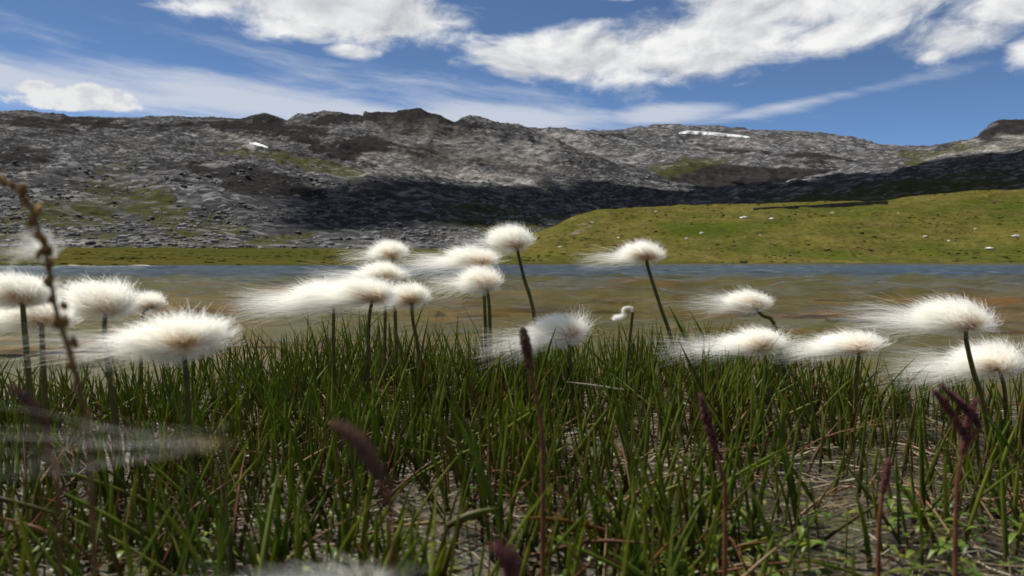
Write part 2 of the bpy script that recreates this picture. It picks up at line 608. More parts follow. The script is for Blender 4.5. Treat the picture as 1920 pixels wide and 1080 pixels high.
M_REDSTEM = mat_simple('reddish_stem', (0.10, 0.032, 0.016), (0.19, 0.080, 0.032), 120, 0.6, 0.3, 0.3, 0.001, 0.2)
M_OLIVESTEM = mat_simple('olive_stalk', (0.12, 0.070, 0.020), (0.21, 0.13, 0.045), 120, 0.6, 0.3, 0.3, 0.001, 0.25)
M_CAPS = mat_simple('capsule_rust', (0.15, 0.060, 0.020), (0.36, 0.20, 0.05), 140, 0.6, 0.3, 0.3, 0.001, 0.3)
G = (0.030, 0.058, 0.011)
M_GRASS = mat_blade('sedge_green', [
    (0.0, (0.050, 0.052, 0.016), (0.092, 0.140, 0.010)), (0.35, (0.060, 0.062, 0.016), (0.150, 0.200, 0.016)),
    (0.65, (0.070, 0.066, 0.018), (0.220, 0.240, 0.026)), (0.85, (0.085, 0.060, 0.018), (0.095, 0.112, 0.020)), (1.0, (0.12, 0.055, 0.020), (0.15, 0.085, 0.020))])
M_DEAD = mat_blade('sedge_dead', [
    (0.0, (0.045, 0.020, 0.012), (0.085, 0.032, 0.014)), (0.4, (0.085, 0.040, 0.020), (0.12, 0.042, 0.016)),
    (0.75, (0.10, 0.050, 0.020), (0.20, 0.075, 0.020)), (1.0, (0.20, 0.14, 0.07), (0.34, 0.26, 0.13))], 0.3, 0.6)
M_STRAW = mat_blade('straw', [
    (0.0, (0.040, 0.028, 0.016), (0.065, 0.045, 0.022)), (0.5, (0.14, 0.105, 0.055), (0.19, 0.145, 0.075)),
    (0.8, (0.26, 0.21, 0.12), (0.32, 0.27, 0.16)), (1.0, (0.46, 0.42, 0.32), (0.50, 0.46, 0.36))], 0.15, 0.5)
M_LEAF = mat_blade('low_leaf', [
    (0.0, (0.050, 0.095, 0.014), (0.070, 0.130, 0.016)), (0.6, (0.090, 0.150, 0.020), (0.14, 0.20, 0.028)), (1.0, (0.17, 0.19, 0.04), (0.24, 0.22, 0.05))], 0.45, 0.4)

# ---------------------------------------------------------------- terrain
SHORE = [(-2600, 34), (-200, 36), (0, 38), (300, 41), (600, 48), (960, 66), (1200, 82), (1500, 96), (1920, 104), (2600, 110), (5200, 110)]


def shore_d(px): return interp(SHORE, px)


def bank_edge(px):
    """How far the marshy bank reaches in front of the camera."""
    return interp([(-2600, .95), (0, 1.02), (300, 1.10), (600, 1.26), (900, 1.30), (1250, 1.28), (1500, 1.16), (1700, 1.06), (1920, 1.00), (5000, .95)], px)


def ground_z(x, y):
    x = np.asarray(x, float); y = np.asarray(y, float)
    yy = np.maximum(y, 0.05)
    px = np.clip(960 + F * x / yy, -2600, 5200)
    be = bank_edge(px) + 0.10 * fbm(x * 4, y * 4, 3, seed=3)
    n = fbm(x * 7, y * 7, 4, seed=5) * 0.034 + fbm(x * 28, y * 28, 3, seed=9) * 0.010
    bank = 0.004 + n
    bed_near = -0.035 - 0.055 * sstep(yy, 1.2, 3.5) - 0.06 * sstep(yy, 3.5, 10) - 2.6 * sstep(yy, 14, 30)
    bed_near = bed_near + 0.030 * fbm(x * 1.2, y * 1.2, 3, seed=12) * sstep(yy, 1.3, 2.5)
    z = bank + (bed_near - bank) * sstep(y - be, -0.02, 0.28)
    ds = shore_d(px)
    rise = (y - ds) * 0.028
    far = np.where(rise < 0, rise * 6.0, np.minimum(rise, 2.9) + 0.22 * fbm(x * .22, y * .22, 4, seed=21) * np.minimum(rise * 3, 1))
    k = sstep(y / ds, 0.80, 0.96)
    z = z + (np.maximum(far, -3) - z) * k
    back = y < 0.05
    z = np.where(back, 0.004 + n, z)
    return z


def build_ground():
    nr, nc = 460, 560
    d = np.concatenate([np.geomspace(0.12, 3.0, 300), np.geomspace(3.0, 9000, nr - 300 + 1)[1:]])
    a_f = np.linspace(-0.78, 0.78, 420)
    a_b = np.linspace(0.78, 2 * np.pi - 0.78, nc - 420 + 2)[1:-1]
    a = np.concatenate([a_f, a_b])
    A, D = np.meshgrid(a, d)
    x, y = D * np.sin(A), D * np.cos(A)
    z = ground_z(x, y)
    yy = np.maximum(y, .05)
    px = np.clip(960 + F * x / yy, -2600, 5200)
    be = bank_edge(px)
    bed = sstep(y - be, 0.0, 0.3)
    deep = sstep(y + 3 * fbm(x * .3, y * .3, 3, seed=801), 9.0, 13.5)
    turf = sstep(y / shore_d(px), 0.97, 1.0)
    turf = np.maximum(turf, np.where((y < 0.05) & (D > 1.5), 1, 0))
    v = np.stack([x, y, z], -1).reshape(-1, 3)
    v = np.concatenate([v, [[0, 0, 0.0]]])
    f = grid_faces(nr, nc, True)
    o = make_mesh('ground', v, f, M_GROUND, attrs={k: np.append(w.ravel(), 0) for k, w in (('bed', bed), ('deep', deep), ('turf', turf))})
    kind(o, 'structure')


def build_water():
    d = np.concatenate([np.arange(0.2, 1.0, .02), np.arange(1.0, 5.0, .028), np.arange(5.0, 12, .06), np.arange(12, 40, .14), np.geomspace(40, 150, 40)])
    nr, nc = len(d), 560
    a = np.linspace(-0.80, 0.80, nc)
    A, D = np.meshgrid(a, d)
    x, y = D * np.tan(A), D
    px = np.clip(960 + F * x / np.maximum(y, .05), -2600, 5200)
    open_ = sstep(y - bank_edge(px), -0.05, 0.8)
    r = np.random.RandomState(77)
    z = np.zeros_like(x)
    # short-crested wind ripples, each dropped where the sheet is too coarse to carry it
    for k in range(34):
        lam = 0.075 * (1.0 / .075) ** (k / 33.0) * r.uniform(.9, 1.1)
        th = r.normal(0, .55) + (math.pi if r.rand() < .2 else 0)
        dx, dy = math.sin(th), math.cos(th)
        ph = 2 * math.pi * (x * dx + y * dy) / lam + r.uniform(0, 6.28) + 2.2 * fbm(x / lam * .35, y / lam * .35, 2, seed=300 + k)
        dyd = np.interp(D, [0, 5, 5.01, 12, 12.01, 40, 60], [.028, .028, .06, .06, .14, .14, 2])
        keep = sstep(lam / dyd, 2.6, 4.5)
        env = .45 + 1.1 * vnoise(x / lam * .22 + 7, y / lam * .22, 400 + k)
        z = z + keep * env * .0110 * lam * np.sin(ph)
    gust = .55 + .9 * vnoise(x / 5 + 3, y / 6, 9)
    z = z * (0.06 + 0.94 * open_) * gust
    o = make_mesh('lake_water', np.stack([x, y, z], -1).reshape(-1, 3), grid_faces(nr, nc), M_WATER)
    kind(o, 'structure')


def terrain(name, mat, px0, px1, nc, lines, rows, disp, masks, back):
    """Height sheet through a stack of contour lines. Each line: (depth, [(px, photo row)]); depth may be a list over px."""
    xs = np.linspace(px0, px1, nc)
    D, Z = [], []
    for dep, prof in lines:
        d = interp(dep, xs) if isinstance(dep, list) else np.full(nc, float(dep))
        P = at(xs, interp(prof, xs), d)
        D.append(d); Z.append(P[:, 2])
    # slope that falls away behind the crest
    D.append(D[-1] * back[0]); Z.append(Z[-1] - back[1])
    D.append(D[-1] * back[0]); Z.append(Z[-1] - back[1] * 2)
    D, Z = np.array(D), np.array(Z)
    K = len(D)
    seg = np.concatenate([np.linspace(i, i + 1, rows[i], endpoint=False) for i in range(K - 1)] + [[K - 1]])
    i0 = np.minimum(seg.astype(int), K - 2); fr = seg - i0
    LD = np.log(D)
    d = np.exp(LD[i0] + (LD[i0 + 1] - LD[i0]) * fr[:, None])
    # monotone cubic through the heights so that the contour lines do not show as creases
    S = np.zeros_like(Z)
    dl = np.diff(Z, axis=0)
    S[1:-1] = np.where(dl[1:] * dl[:-1] > 0, 2 * dl[1:] * dl[:-1] / (dl[1:] + dl[:-1] + 1e-9), 0)
    S[0] = dl[0]; S[-1] = dl[-1]
    t = fr[:, None]
    h00 = 2 * t**3 - 3 * t**2 + 1; h10 = t**3 - 2 * t**2 + t; h01 = -2 * t**3 + 3 * t**2; h11 = t**3 - t**2
    z = h00 * Z[i0] + h10 * S[i0] + h01 * Z[i0 + 1] + h11 * S[i0 + 1]
    X = d * ((xs - 960) / F)[None, :] * 1.0
    # horizontal px scale is exact at the horizon; the tiny pitch term is ignored
    PX = np.broadcast_to(xs[None, :], z.shape)
    crest = K - 3
    damp = 1 - 0.75 * np.exp(-((seg - crest) / 0.12) ** 2)
    z = z + disp(X, d, seg, z)[:] * damp[:, None] * sstep(seg, 0.0, 0.35)[:, None]
    PY = HY - F * (z - CAMZ) / d
    sc = np.median(d) / 14
    PXw = PX + 150 * fbm(X / sc, d / sc / 1.5, 5, .6, seed=701)
    PYw = PY + 42 * fbm(X / sc, d / sc / 1.5, 5, .6, seed=702)
    at_ = {k: np.clip(fn(PXw, PYw, X, d, seg[:, None] + 0 * PX), 0, 1) for k, fn in masks.items()}
    o = make_mesh(name, np.stack([X, d, z], -1).reshape(-1, 3), grid_faces(len(seg), nc), mat, attrs=at_)
    kind(o, 'structure')
    return o


def blobs(lst, PX, PY, soft=0.5):
    m = np.zeros_like(PX, dtype=float)
    for cx, cy, a, b, w, tilt in lst:
        c, s = math.cos(math.radians(tilt)), math.sin(math.radians(tilt))
        u, v = PX - cx, -(PY - cy)
        r = ((u * c + v * s) / a) ** 2 + ((v * c - u * s) / b) ** 2
        m = np.maximum(m, w * np.clip((1.35 - np.sqrt(r)) / soft / 1.35, 0, 1))
    return m


def build_left_mountain():
    ridge = [(-500, 235), (-200, 224), (0, 220), (60, 220), (110, 226), (200, 228), (260, 226), (300, 226), (400, 229), (455, 230), (475, 222), (500, 220), (520, 226), (540, 233),
             (580, 220), (620, 217), (650, 219), (682, 224), (685, 213), (692, 216), (745, 216), (750, 214), (782, 213), (800, 219), (830, 228), (852, 238), (865, 231), (880, 226), (905, 231),
             (940, 240), (985, 251), (1010, 259), (1060, 280), (1100, 297), (1160, 318), (1220, 333), (1300, 350), (1400, 366), (1500, 385), (1700, 420)]
    foot = [(-500, 466), (0, 467), (300, 466), (460, 469), (640, 470), (900, 473), (1200, 478), (1700, 484)]
    lines = [
        ([(-500, 118), (0, 122), (460, 128), (900, 150), (1300, 230), (1700, 300)], foot),
        ([(-500, 185), (0, 190), (600, 200), (1300, 290), (1700, 340)], [(-500, 425), (0, 428), (250, 422), (500, 428), (700, 426), (900, 430), (1100, 425), (1300, 432), (1700, 452)]),
        ([(-500, 330), (300, 330), (700, 360), (1300, 420), (1700, 440)], [(-500, 345), (0, 338), (200, 345), (350, 325), (450, 320), (560, 338), (700, 346), (850, 362), (1000, 378), (1300, 398), (1700, 440)]),
        ([(-500, 520), (300, 560), (700, 640), (1300, 600), (1700, 560)], [(-500, 295), (0, 290), (200, 298), (350, 306), (500, 304), (600, 310), (700, 318), (850, 338), (1000, 350), (1200, 372), (1300, 384), (1700, 432)]),
        ([(-500, 760), (300, 800), (700, 830), (1300, 720), (1700, 650)], [(-500, 262), (0, 255), (300, 264), (450, 268), (560, 262), (700, 262), (850, 290), (1000, 312), (1100, 332), (1300, 368), (1700, 426)]),
        ([(-500, 980), (300, 1000), (700, 1050), (1000, 1000), (1300, 850), (1700, 720)], ridge),
    ]

    def disp(x, d, seg, z):
        k = np.clip(d / 500, 0.2, 1.6)
        n = fbm(x / 95, d / 120, 5, seed=51) * 15 * k * np.clip(1.5 - d / 900, .35, 1)
        n += fbm(x / 34, d / 60, 5, 0.55, seed=57, ridged=True) * 10 * k * np.clip(1.5 - d / 800, .25, 1)
        n += fbm(x / 9, d / 16, 4, 0.6, seed=61, ridged=True) * 3.0 * k * np.clip(1.6 - d / 800, .4, 1)
        # tilted strata: ledges that dip to the right across the upper face
        w = (z + .17 * x + 12 * fbm(x / 70, d / 70, 3, seed=65)) / 13.0
        ph = w - np.floor(w)
        step = np.where(ph < .75, ph / .75, (1 - ph) / .25) - .5
        pres = sstep(fbm(x / 60, d / 80, 3, seed=67), -.10, .12) * sstep(d, 380, 560)
        n += step * pres * 6.0
        n += fbm(x / 3.2, d / 5.5, 3, 0.6, seed=63) * 1.3 * np.clip(d / 300, .5, 1.5)
        return n

    masks = {
        'grass': lambda PX, PY, X, d, s: np.maximum(blobs([
            (560, 305, 150, 13, .75, -9), (300, 400, 75, 38, .72, -35), (180, 395, 70, 60, .55, 40), (60, 425, 90, 40, .66, 20), (880, 405, 90, 30, .5, 0), (380, 430, 70, 25, .5, 20),
            (500, 450, 60, 12, .8, 5), (1000, 420, 120, 16, .7, 4), (820, 300, 60, 14, .3, 0), (100, 468, 400, 9, 1.0, 0), (950, 460, 90, 12, .7, 0), (230, 340, 60, 40, .4, 50)], PX, PY),
            sstep(s, 0.16, 0.0) * 0.9),
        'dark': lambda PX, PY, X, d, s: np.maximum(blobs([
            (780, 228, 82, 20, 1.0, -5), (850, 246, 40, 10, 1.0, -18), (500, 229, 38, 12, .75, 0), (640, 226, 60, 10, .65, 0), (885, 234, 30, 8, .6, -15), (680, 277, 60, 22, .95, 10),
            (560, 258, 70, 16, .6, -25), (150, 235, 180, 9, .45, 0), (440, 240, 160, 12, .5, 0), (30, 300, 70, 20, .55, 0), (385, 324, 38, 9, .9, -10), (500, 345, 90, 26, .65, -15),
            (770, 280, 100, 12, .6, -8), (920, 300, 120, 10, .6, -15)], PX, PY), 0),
        'pale': lambda PX, PY, X, d, s: blobs([
            (478, 268, 24, 10, 1.0, -15), (420, 258, 60, 5, .5, -10), (720, 296, 45, 14, .65, 0), (900, 332, 130, 14, .6, -8), (880, 275, 150, 24, .35, -12), (660, 320, 70, 10, .45, 0), (40, 455, 250, 16, .45, 0), (300, 452, 120, 14, .45, 0),
            (1000, 285, 50, 40, .5, 0)], PX, PY),
    }
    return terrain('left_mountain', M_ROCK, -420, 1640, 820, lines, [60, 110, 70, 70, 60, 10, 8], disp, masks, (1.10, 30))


def build_back_mountain():
    ridge = [(700, 262), (900, 262), (985, 253), (1010, 251), (1060, 247), (1100, 249), (1160, 249), (1210, 246), (1240, 241), (1265, 240), (1300, 243), (1340, 246), (1400, 253), (1440, 255), (1480, 256), (1520, 260), (1560, 266),
             (1600, 273), (1640, 280), (1690, 283), (1740, 279), (1800, 272), (1900, 268), (2300, 262)]
    lines = [
        (900, [(700, 400), (1300, 380), (2300, 380)]),
        (1250, [(700, 372), (1100, 352), (1250, 350), (1400, 356), (1600, 348), (2300, 345)]),
        (1420, [(700, 350), (1100, 328), (1250, 318), (1400, 312), (1500, 318), (1600, 326), (2300, 320)]),
        (1900, [(700, 320), (1050, 286), (1250, 288), (1400, 286), (1600, 304), (1700, 302), (2300, 300)]),
        (2500, ridge)]

    def disp(x, d, seg, z):
        n = fbm(x / 240, d / 330, 5, seed=71) * 40
        n += fbm(x / 80, d / 130, 5, 0.58, seed=75, ridged=True) * 22
        n += fbm(x / 22, d / 40, 3, 0.6, seed=79) * 9
        return n

    masks = {
        'grass': lambda PX, PY, X, d, s: blobs([(1290, 316, 80, 16, .62, 8), (1330, 300, 60, 8, .4, 0), (1790, 285, 90, 7, .5, 0)], PX, PY),
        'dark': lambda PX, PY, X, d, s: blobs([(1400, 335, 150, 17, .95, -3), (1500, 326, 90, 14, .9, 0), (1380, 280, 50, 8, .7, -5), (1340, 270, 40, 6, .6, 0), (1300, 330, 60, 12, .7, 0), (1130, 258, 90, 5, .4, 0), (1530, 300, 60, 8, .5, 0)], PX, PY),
        'pale': lambda PX, PY, X, d, s: blobs([(1080, 280, 80, 18, .3, -15), (1430, 268, 120, 8, .3, 0)], PX, PY)}
    return terrain('back_mountain', M_ROCK_FAR, 760, 2250, 520, lines, [30, 46, 60, 60, 8, 6], disp, masks, (1.08, 60))


def build_right_mountain():
    ridge = [(1080, 392), (1200, 378), (1300, 366), (1400, 354), (1500, 338), (1580, 318), (1640, 298), (1690, 284), (1740, 279), (1765, 272), (1790, 267), (1815, 266), (1828, 262), (1834, 252), (1842, 246), (1850, 239),
             (1870, 235), (1900, 231), (1935, 227), (2000, 214), (2200, 180), (2500, 150)]
    lines = [
        ([(1080, 330), (2500, 330)], [(1080, 420), (2500, 410)]),
        ([(1080, 520), (1900, 520), (2500, 500)], [(1080, 404), (1300, 388), (1600, 372), (1920, 352), (2500, 330)]),
        ([(1080, 700), (1900, 820), (2500, 800)], [(1080, 399), (1300, 377), (1500, 352), (1700, 326), (1920, 303), (2500, 260)]),
        ([(1080, 780), (1500, 980), (1900, 1150), (2500, 1150)], [(1080, 395), (1300, 371), (1500, 345), (1640, 312), (1740, 294), (1830, 281), (1920, 268), (2500, 205)]),
        ([(1080, 840), (1500, 1100), (1900, 1350), (2500, 1350)], ridge)]

    def disp(x, d, seg, z):
        n = fbm(x / 130, d / 160, 5, seed=81) * 14
        n += fbm(x / 42, d / 70, 4, 0.58, seed=85, ridged=True) * 11
        n += fbm(x / 11, d / 18, 3, 0.6, seed=89) * 3.5
        return n
    masks = {
        'grass': lambda PX, PY, X, d, s: np.maximum(blobs([(1760, 288, 90, 10, .6, 12), (1700, 360, 260, 22, .7, 5), (1880, 275, 60, 6, .4, 10)], PX, PY), 0),
        'dark': lambda PX, PY, X, d, s: blobs([(1895, 243, 65, 20, .85, 8), (1700, 340, 300, 38, .12, 8), (1780, 269, 30, 4, .7, 8)], PX, PY),  # wide faint blob paints cast shade into the slope colour; others are dark rock
        'pale': lambda PX, PY, X, d, s: blobs([(1840, 278, 120, 10, .75, 12), (1900, 262, 50, 8, .6, 8)], PX, PY)}
    return terrain('right_mountain', M_ROCK_DARK, 1090, 2400, 480, lines, [24, 60, 60, 70, 8, 6], disp, masks, (1.08, 40))


def build_green_hill():
    crest = [(820, 486), (900, 474), (950, 460), (990, 442), (1040, 426), (1075, 411), (1100, 404), (1140, 396), (1180, 391), (1250, 386), (1400, 382), (1480, 380), (1560, 380), (1660, 379), (1720, 374), (1770, 368), (1800, 361), (1830, 357), (1880, 357), (1930, 355), (2100, 346), (2500, 330)]
    shift = lambda k: [(x, HY - (HY - y) * k) for x, y in crest]
    lines = [
        ([(820, 61), (960, 68), (1200, 84), (1500, 98), (1920, 106), (2500, 112)], [(820, 495.0), (2500, 493.2)]),
        ([(820, 78), (1200, 104), (1500, 118), (1920, 124), (2500, 130)], [(820, 490), (1000, 484), (1200, 480), (1500, 478), (1920, 474), (2500, 470)]),
        ([(820, 105), (1200, 140), (1500, 155), (1920, 160), (2500, 165)], [(820, 488), (1000, 464), (1200, 448), (1500, 442), (1700, 436), (1920, 428), (2500, 410)]),
        ([(820, 130), (1200, 190), (1920, 210), (2500, 215)], [(820, 487), (960, 470), (1000, 452), (1100, 423), (1250, 411), (1500, 406), (1660, 402), (1800, 390), (1920, 384), (2500, 362)]),
        ([(820, 160), (1000, 200), (1200, 250), (1920, 270), (2500, 275)], crest)]

    def disp(x, d, seg, z):
        n = fbm(x / 26, d / 34, 4, seed=91) * 4.2 * np.clip((d - 80) / 80, 0, 1)
        n += fbm(x / 7, d / 9, 4, 0.55, seed=95) * 1.3 * np.clip((d - 70) / 60, 0.1, 1)
        n += fbm(x / 1.3, d / 1.6, 3, 0.6, seed=97) * 0.34
        return n
    masks = {
        'lush': lambda PX, PY, X, d, s: np.maximum(blobs([(1330, 432, 90, 14, .9, 3), (1420, 423, 60, 8, .7, 5), (1600, 475, 160, 12, .7, 0), (1870, 470, 200, 22, .7, 0), (1530, 392, 60, 7, .8, 0), (1640, 388, 60, 5, .7, 8), (1900, 400, 60, 30, .5, 0)], PX, PY),
            sstep(s, 0.30, 0.02) * 0.9 * (PX < 1350)),
        'pale': lambda PX, PY, X, d, s: np.maximum(blobs([(1075, 428, 16, 9, .9, 30), (1062, 436, 10, 5, .9, 30)], PX, PY) * (fbm(X / 1.5, d / 1.5, 3, seed=99) > -0.05),
            sstep(s, 0.022, 0.012) * (PX > 1180) * (PX < 1420) * .8)}
    return terrain('green_hill', M_MEADOW, 830, 2400, 640, lines, [50, 80, 90, 90, 10, 6], disp, masks, (1.12, 8))


build_ground()
build_water()
build_left_mountain()
build_back_mountain()
build_right_mountain()
build_green_hill()
bpy.context.view_layer.update()
DG = bpy.context.evaluated_depsgraph_get()


def hit(px, py):
    """Where the line of sight through a photo pixel meets the terrain."""
    dv = pdir(np.array(px), np.array(py))
    ok, loc, nor, _, ob, _ = SC.ray_cast(DG, Vector((0, 0, CAMZ)) + Vector(dv) * 25, Vector(dv).normalized())
    return (np.array(loc), np.array(nor), ob.name) if ok else None


def rock_mesh(seed, squash=(1, 1, .7), n=2, jag=0.35):
    """Angular boulder: a subdivided octahedron pushed about by noise."""
    import bmesh
    r = np.random.RandomState(seed)
    bm = bmesh.new()
    bmesh.ops.create_icosphere(bm, subdivisions=n, radius=1)
    planes = r.normal(size=(9, 3)); planes /= np.linalg.norm(planes, axis=1, keepdims=True)
    cut = r.uniform(0.62, 0.95, 9)
    for v in bm.verts:
        c = np.array(v.co)
        for p, k in zip(planes, cut):
            e = c @ p - k
            if e > 0: c = c - p * e
        c = c * (1 + jag * 0.25 * (r.rand() - .5)) * np.array(squash)
        v.co = c
    vs = np.array([v.co[:] for v in bm.verts]); fs = np.array([[v.index for v in f.verts] for f in bm.faces])
    bm.free()
    return vs, fs


def build_scree():
    """Loose blocks all over the lower slopes: nobody could count them."""
    protos = [rock_mesh(200 + i, n=1) for i in range(6)]
    o = bpy.data.objects['left_mountain']
    me = o.data
    co = np.empty(len(me.vertices) * 3, np.float32); me.vertices.foreach_get('co', co); co = co.reshape(-1, 3)
    px = 960 + F * co[:, 0] / co[:, 1]
    w = np.exp(-((co[:, 1] - 150) / 160.0)) * (px > -60) * (px < 1150) * (co[:, 1] < 700)
    w *= 0.15 + (fbm(co[:, 0] / 25, co[:, 1] / 25, 3, seed=111) > -0.02)
    w = w * co[:, 1] ** 0.6
    idx = RNG.choice(len(co), 9000, p=w / w.sum())
    parts = []
    for i in idx:
        v, f = protos[RNG.randint(6)]
        s = (0.18 + 0.8 * RNG.rand() ** 5) * (co[i, 1] / 190) ** 0.5
        a = RNG.rand() * 6.28
        R = np.array([[math.cos(a), -math.sin(a), 0], [math.sin(a), math.cos(a), 0], [0, 0, 1]])
        parts.append(((v * s * np.array([1.5, 1, .9])) @ R.T + co[i] + [RNG.normal() * .8, RNG.normal() * .8, 0.1 * s], f))
    v, f = cat_mesh(parts)
    z = np.zeros(len(v))
    ob = make_mesh('scree_blocks', v, f, mat_simple('scree_block', (0.026, 0.026, 0.027), (0.20, 0.195, 0.19), 0.35, 0.95, .1, .5, .1), attrs={}, smooth=False)
    kind(ob, 'stuff', 'loose grey blocks strewn over the lower mountain slope')


build_scree()


def build_snow():
    """Long old snow strip under the rounded summit: a lens lying on the slope."""
    def lens(name, label, top, bot, x0, x1, n=60, m=7):
        xs = np.linspace(x0, x1, n)
        rows = []
        for j in range(m):
            k = j / (m - 1)
            ys = interp(top, xs) * (1 - k) + interp(bot, xs) * k
            row = []
            for i, (a, b) in enumerate(zip(xs, ys)):
                h = hit(a, b)
                p = h[0] if h else row[-1]
                lift = (3.5 if x1 - x0 > 60 else 0.9) * math.sin(math.pi * k) ** 0.5 * math.sin(math.pi * min(max(i / (n - 1), 0), 1)) ** 0.4 - 0.6
                row.append(p + np.array([0, -1.0, 1.2 * lift]))
            rows.append(row)
        o = make_mesh(name, np.array(rows).reshape(-1, 3), grid_faces(m, n), M_SNOW)
        tag(o, label, 'snow patch')
    lens('snow_patch', 'long thin white snow strip just below the rounded far summit', [(1272, 248), (1290, 245), (1330, 248), (1407, 256)], [(1272, 250.5), (1295, 251), (1330, 253), (1407, 258.5)], 1272, 1407)
    lens('snow_patch', 'small bright snow patch in the gully under the left ridge', [(468, 266.5), (480, 266), (504, 275)], [(468, 268), (482, 272.5), (504, 277)], 468, 504, 24, 6)


build_snow()


def build_wall():
    """Low dry-stone wall running along the brow of the green hill."""
    xs = np.linspace(1412, 1664, 64)
    pts = []
    for x in xs:
        h = hit(x, interp([(1412, 394.5), (1520, 389), (1600, 384.5), (1664, 382.5)], x))
        pts.append(h[0])
    pts = np.array(pts)
    # keep one even course through the bumps of the slope
    pts[:, 1] = np.convolve(np.pad(pts[:, 1], 10, 'edge'), np.ones(21) / 21, 'valid')
    rowy = interp([(1412, 394.5), (1520, 389), (1600, 384.5), (1664, 382.5)], xs)
    pts = at(xs, rowy, pts[:, 1])
    root = thing('stone_wall', 'long low dark stone wall along the brow of the green hill', 'wall', tuple(pts[0]))
    o0 = pts[0]
    body, cop = [], []
    for i in range(len(xs) - 1):
        a, b = pts[i] - o0, pts[i + 1] - o0
        h = 0.50 + 0.25 * vnoise(np.array([i * .3]), np.array([0.]), 5)[0]
        w = 0.35
        def boxv(a, b, z0, z1, w):
            return np.array([[a[0], a[1] - w, a[2] + z0], [b[0], b[1] - w, b[2] + z0], [b[0], b[1] + w, b[2] + z0], [a[0], a[1] + w, a[2] + z0],
                             [a[0], a[1] - w, a[2] + z1], [b[0], b[1] - w, b[2] + z1], [b[0], b[1] + w, b[2] + z1], [a[0], a[1] + w, a[2] + z1]])
        bf = np.array([[0, 1, 5, 4], [1, 2, 6, 5], [2, 3, 7, 6], [3, 0, 4, 7], [4, 5, 6, 7], [3, 2, 1, 0]])
        h *= .55 + .45 * i / len(xs)
        body.append((boxv(a, b, -1.6, h, w), bf))
        e = (b - a) * 0.03
        cop.append((boxv(a + e, b - e, h + 0.003, h + 0.16 + 0.08 * RNG.rand(), w + .08), bf))
    v, f = cat_mesh(body); make_mesh('wall_body', v, f, M_STONE_D, root, smooth=False)
    me = None
    for v, f in cop:
        make_mesh('coping_stone', v, f, M_STONE_D, root, smooth=False)


build_wall()


def build_boulders():
    spots = [
        (1395, 410, 18, 'largest pale boulder, below the left end of the stone wall'),
        (1447, 411, 12, 'pale boulder just right of the largest one below the stone wall'),
        (1316, 438, 11, 'upper right one of two pale boulders on the mid slope left of the large one'),
        (1288, 448, 9, 'lower left one of two pale boulders on the mid slope left of the large one'),
        (1905, 444, 16, 'pale boulder on the green hill at the right picture edge'),
        (1735, 444, 10, 'pale boulder on the right mid slope, level with the one at the edge'),
        (1230, 398, 9, 'small pale boulder near the crest above the lone leaning cotton head'),
        (1560, 400, 8, 'small pale boulder just under the middle of the stone wall'),
        (1780, 452, 8, 'small pale boulder on the right slope, up left of the big flat one'),
        (1830, 430, 8, 'small pale boulder highest on the right slope'),
        (1110, 418, 8, 'small pale boulder beside the brown rocky scar on the hill'),
        (1160, 446, 7, 'small pale boulder on the hill just left of the lone leaning cotton head'),
        (1050, 464, 9, 'pale boulder low on the left end of the green hill'),
        (1590, 383, 9, 'small pale boulder on the brow behind the stone wall')]
    protos = []
    for i in range(4):
        v, f = rock_mesh(300 + i)
        o = make_mesh('boulder', v, f, M_STONE, smooth=False); protos.append(o.data); bpy.data.objects.remove(o)
    for i, (x, y, w, lab) in enumerate(spots):
        h = hit(x, y)
        if not h: continue
        s = w / F * h[0][1] * 0.5
        o = add_obj('boulder', protos[i % 4]); o.location = Vector(h[0]) + Vector((0, 0, s * .12)); o.scale = (s, s * .8, s * .62); o.rotation_euler = (0, 0, i * 1.3)
        tag(o, lab, 'boulder', 'pale boulders on the green hill')
    lab2 = {0: 'dark boulder half sunk in the middle of the green hill', 1: 'dark boulder low on the green hill near the water', 2: 'large pale flat boulder on the green hill by the right shore'}
    for i, (x, y, w, m) in enumerate(((1376, 461, 13, M_STONE_D), (1480, 479, 9, M_STONE_D), (1855, 467, 17, M_STONE))):
        h = hit(x, y)
        v, f = rock_mesh(320 + i)
        s = w / F * h[0][1] * 0.5
        o = make_mesh('boulder', v * np.array([s, s, s * .5]), f, m, smooth=False); o.location = Vector(h[0]) + Vector((0, 0, s * .1))
        tag(o, lab2[i], 'boulder')
    # gravel bars along the left shore
    for i, (x0, x1, off, lb) in enumerate(((105, 192, 0.5, 'longer pale gravel spit on the left far shore'), (228, 300, 0.6, 'shorter pale gravel spit right of the long one on the far shore'))):
        n, m = 40, 9
        xs = np.linspace(x0, x1, n)
        rows = []
        for j in range(m):
            k = j / (m - 1)
            d = shore_d(xs) - 1.2 + 3.2 * k
            w = np.sin(np.pi * np.linspace(0, 1, n)) ** .5
            X = (xs - 960) / F * d
            z = -0.10 + (0.125 + 0.04 * fbm(X * 1.5, d * 1.5, 3, seed=5)) * math.sin(math.pi * min(k * 1.0, 1)) ** .6 * w + 0.028 * 3.2 * max(k - .4, 0)
            rows.append(np.stack([X, d, z], -1))
        o = make_mesh('gravel_spit', np.array(rows).reshape(-1, 3), grid_faces(m, n), M_SAND)
        kind(o, 'structure')


build_boulders()


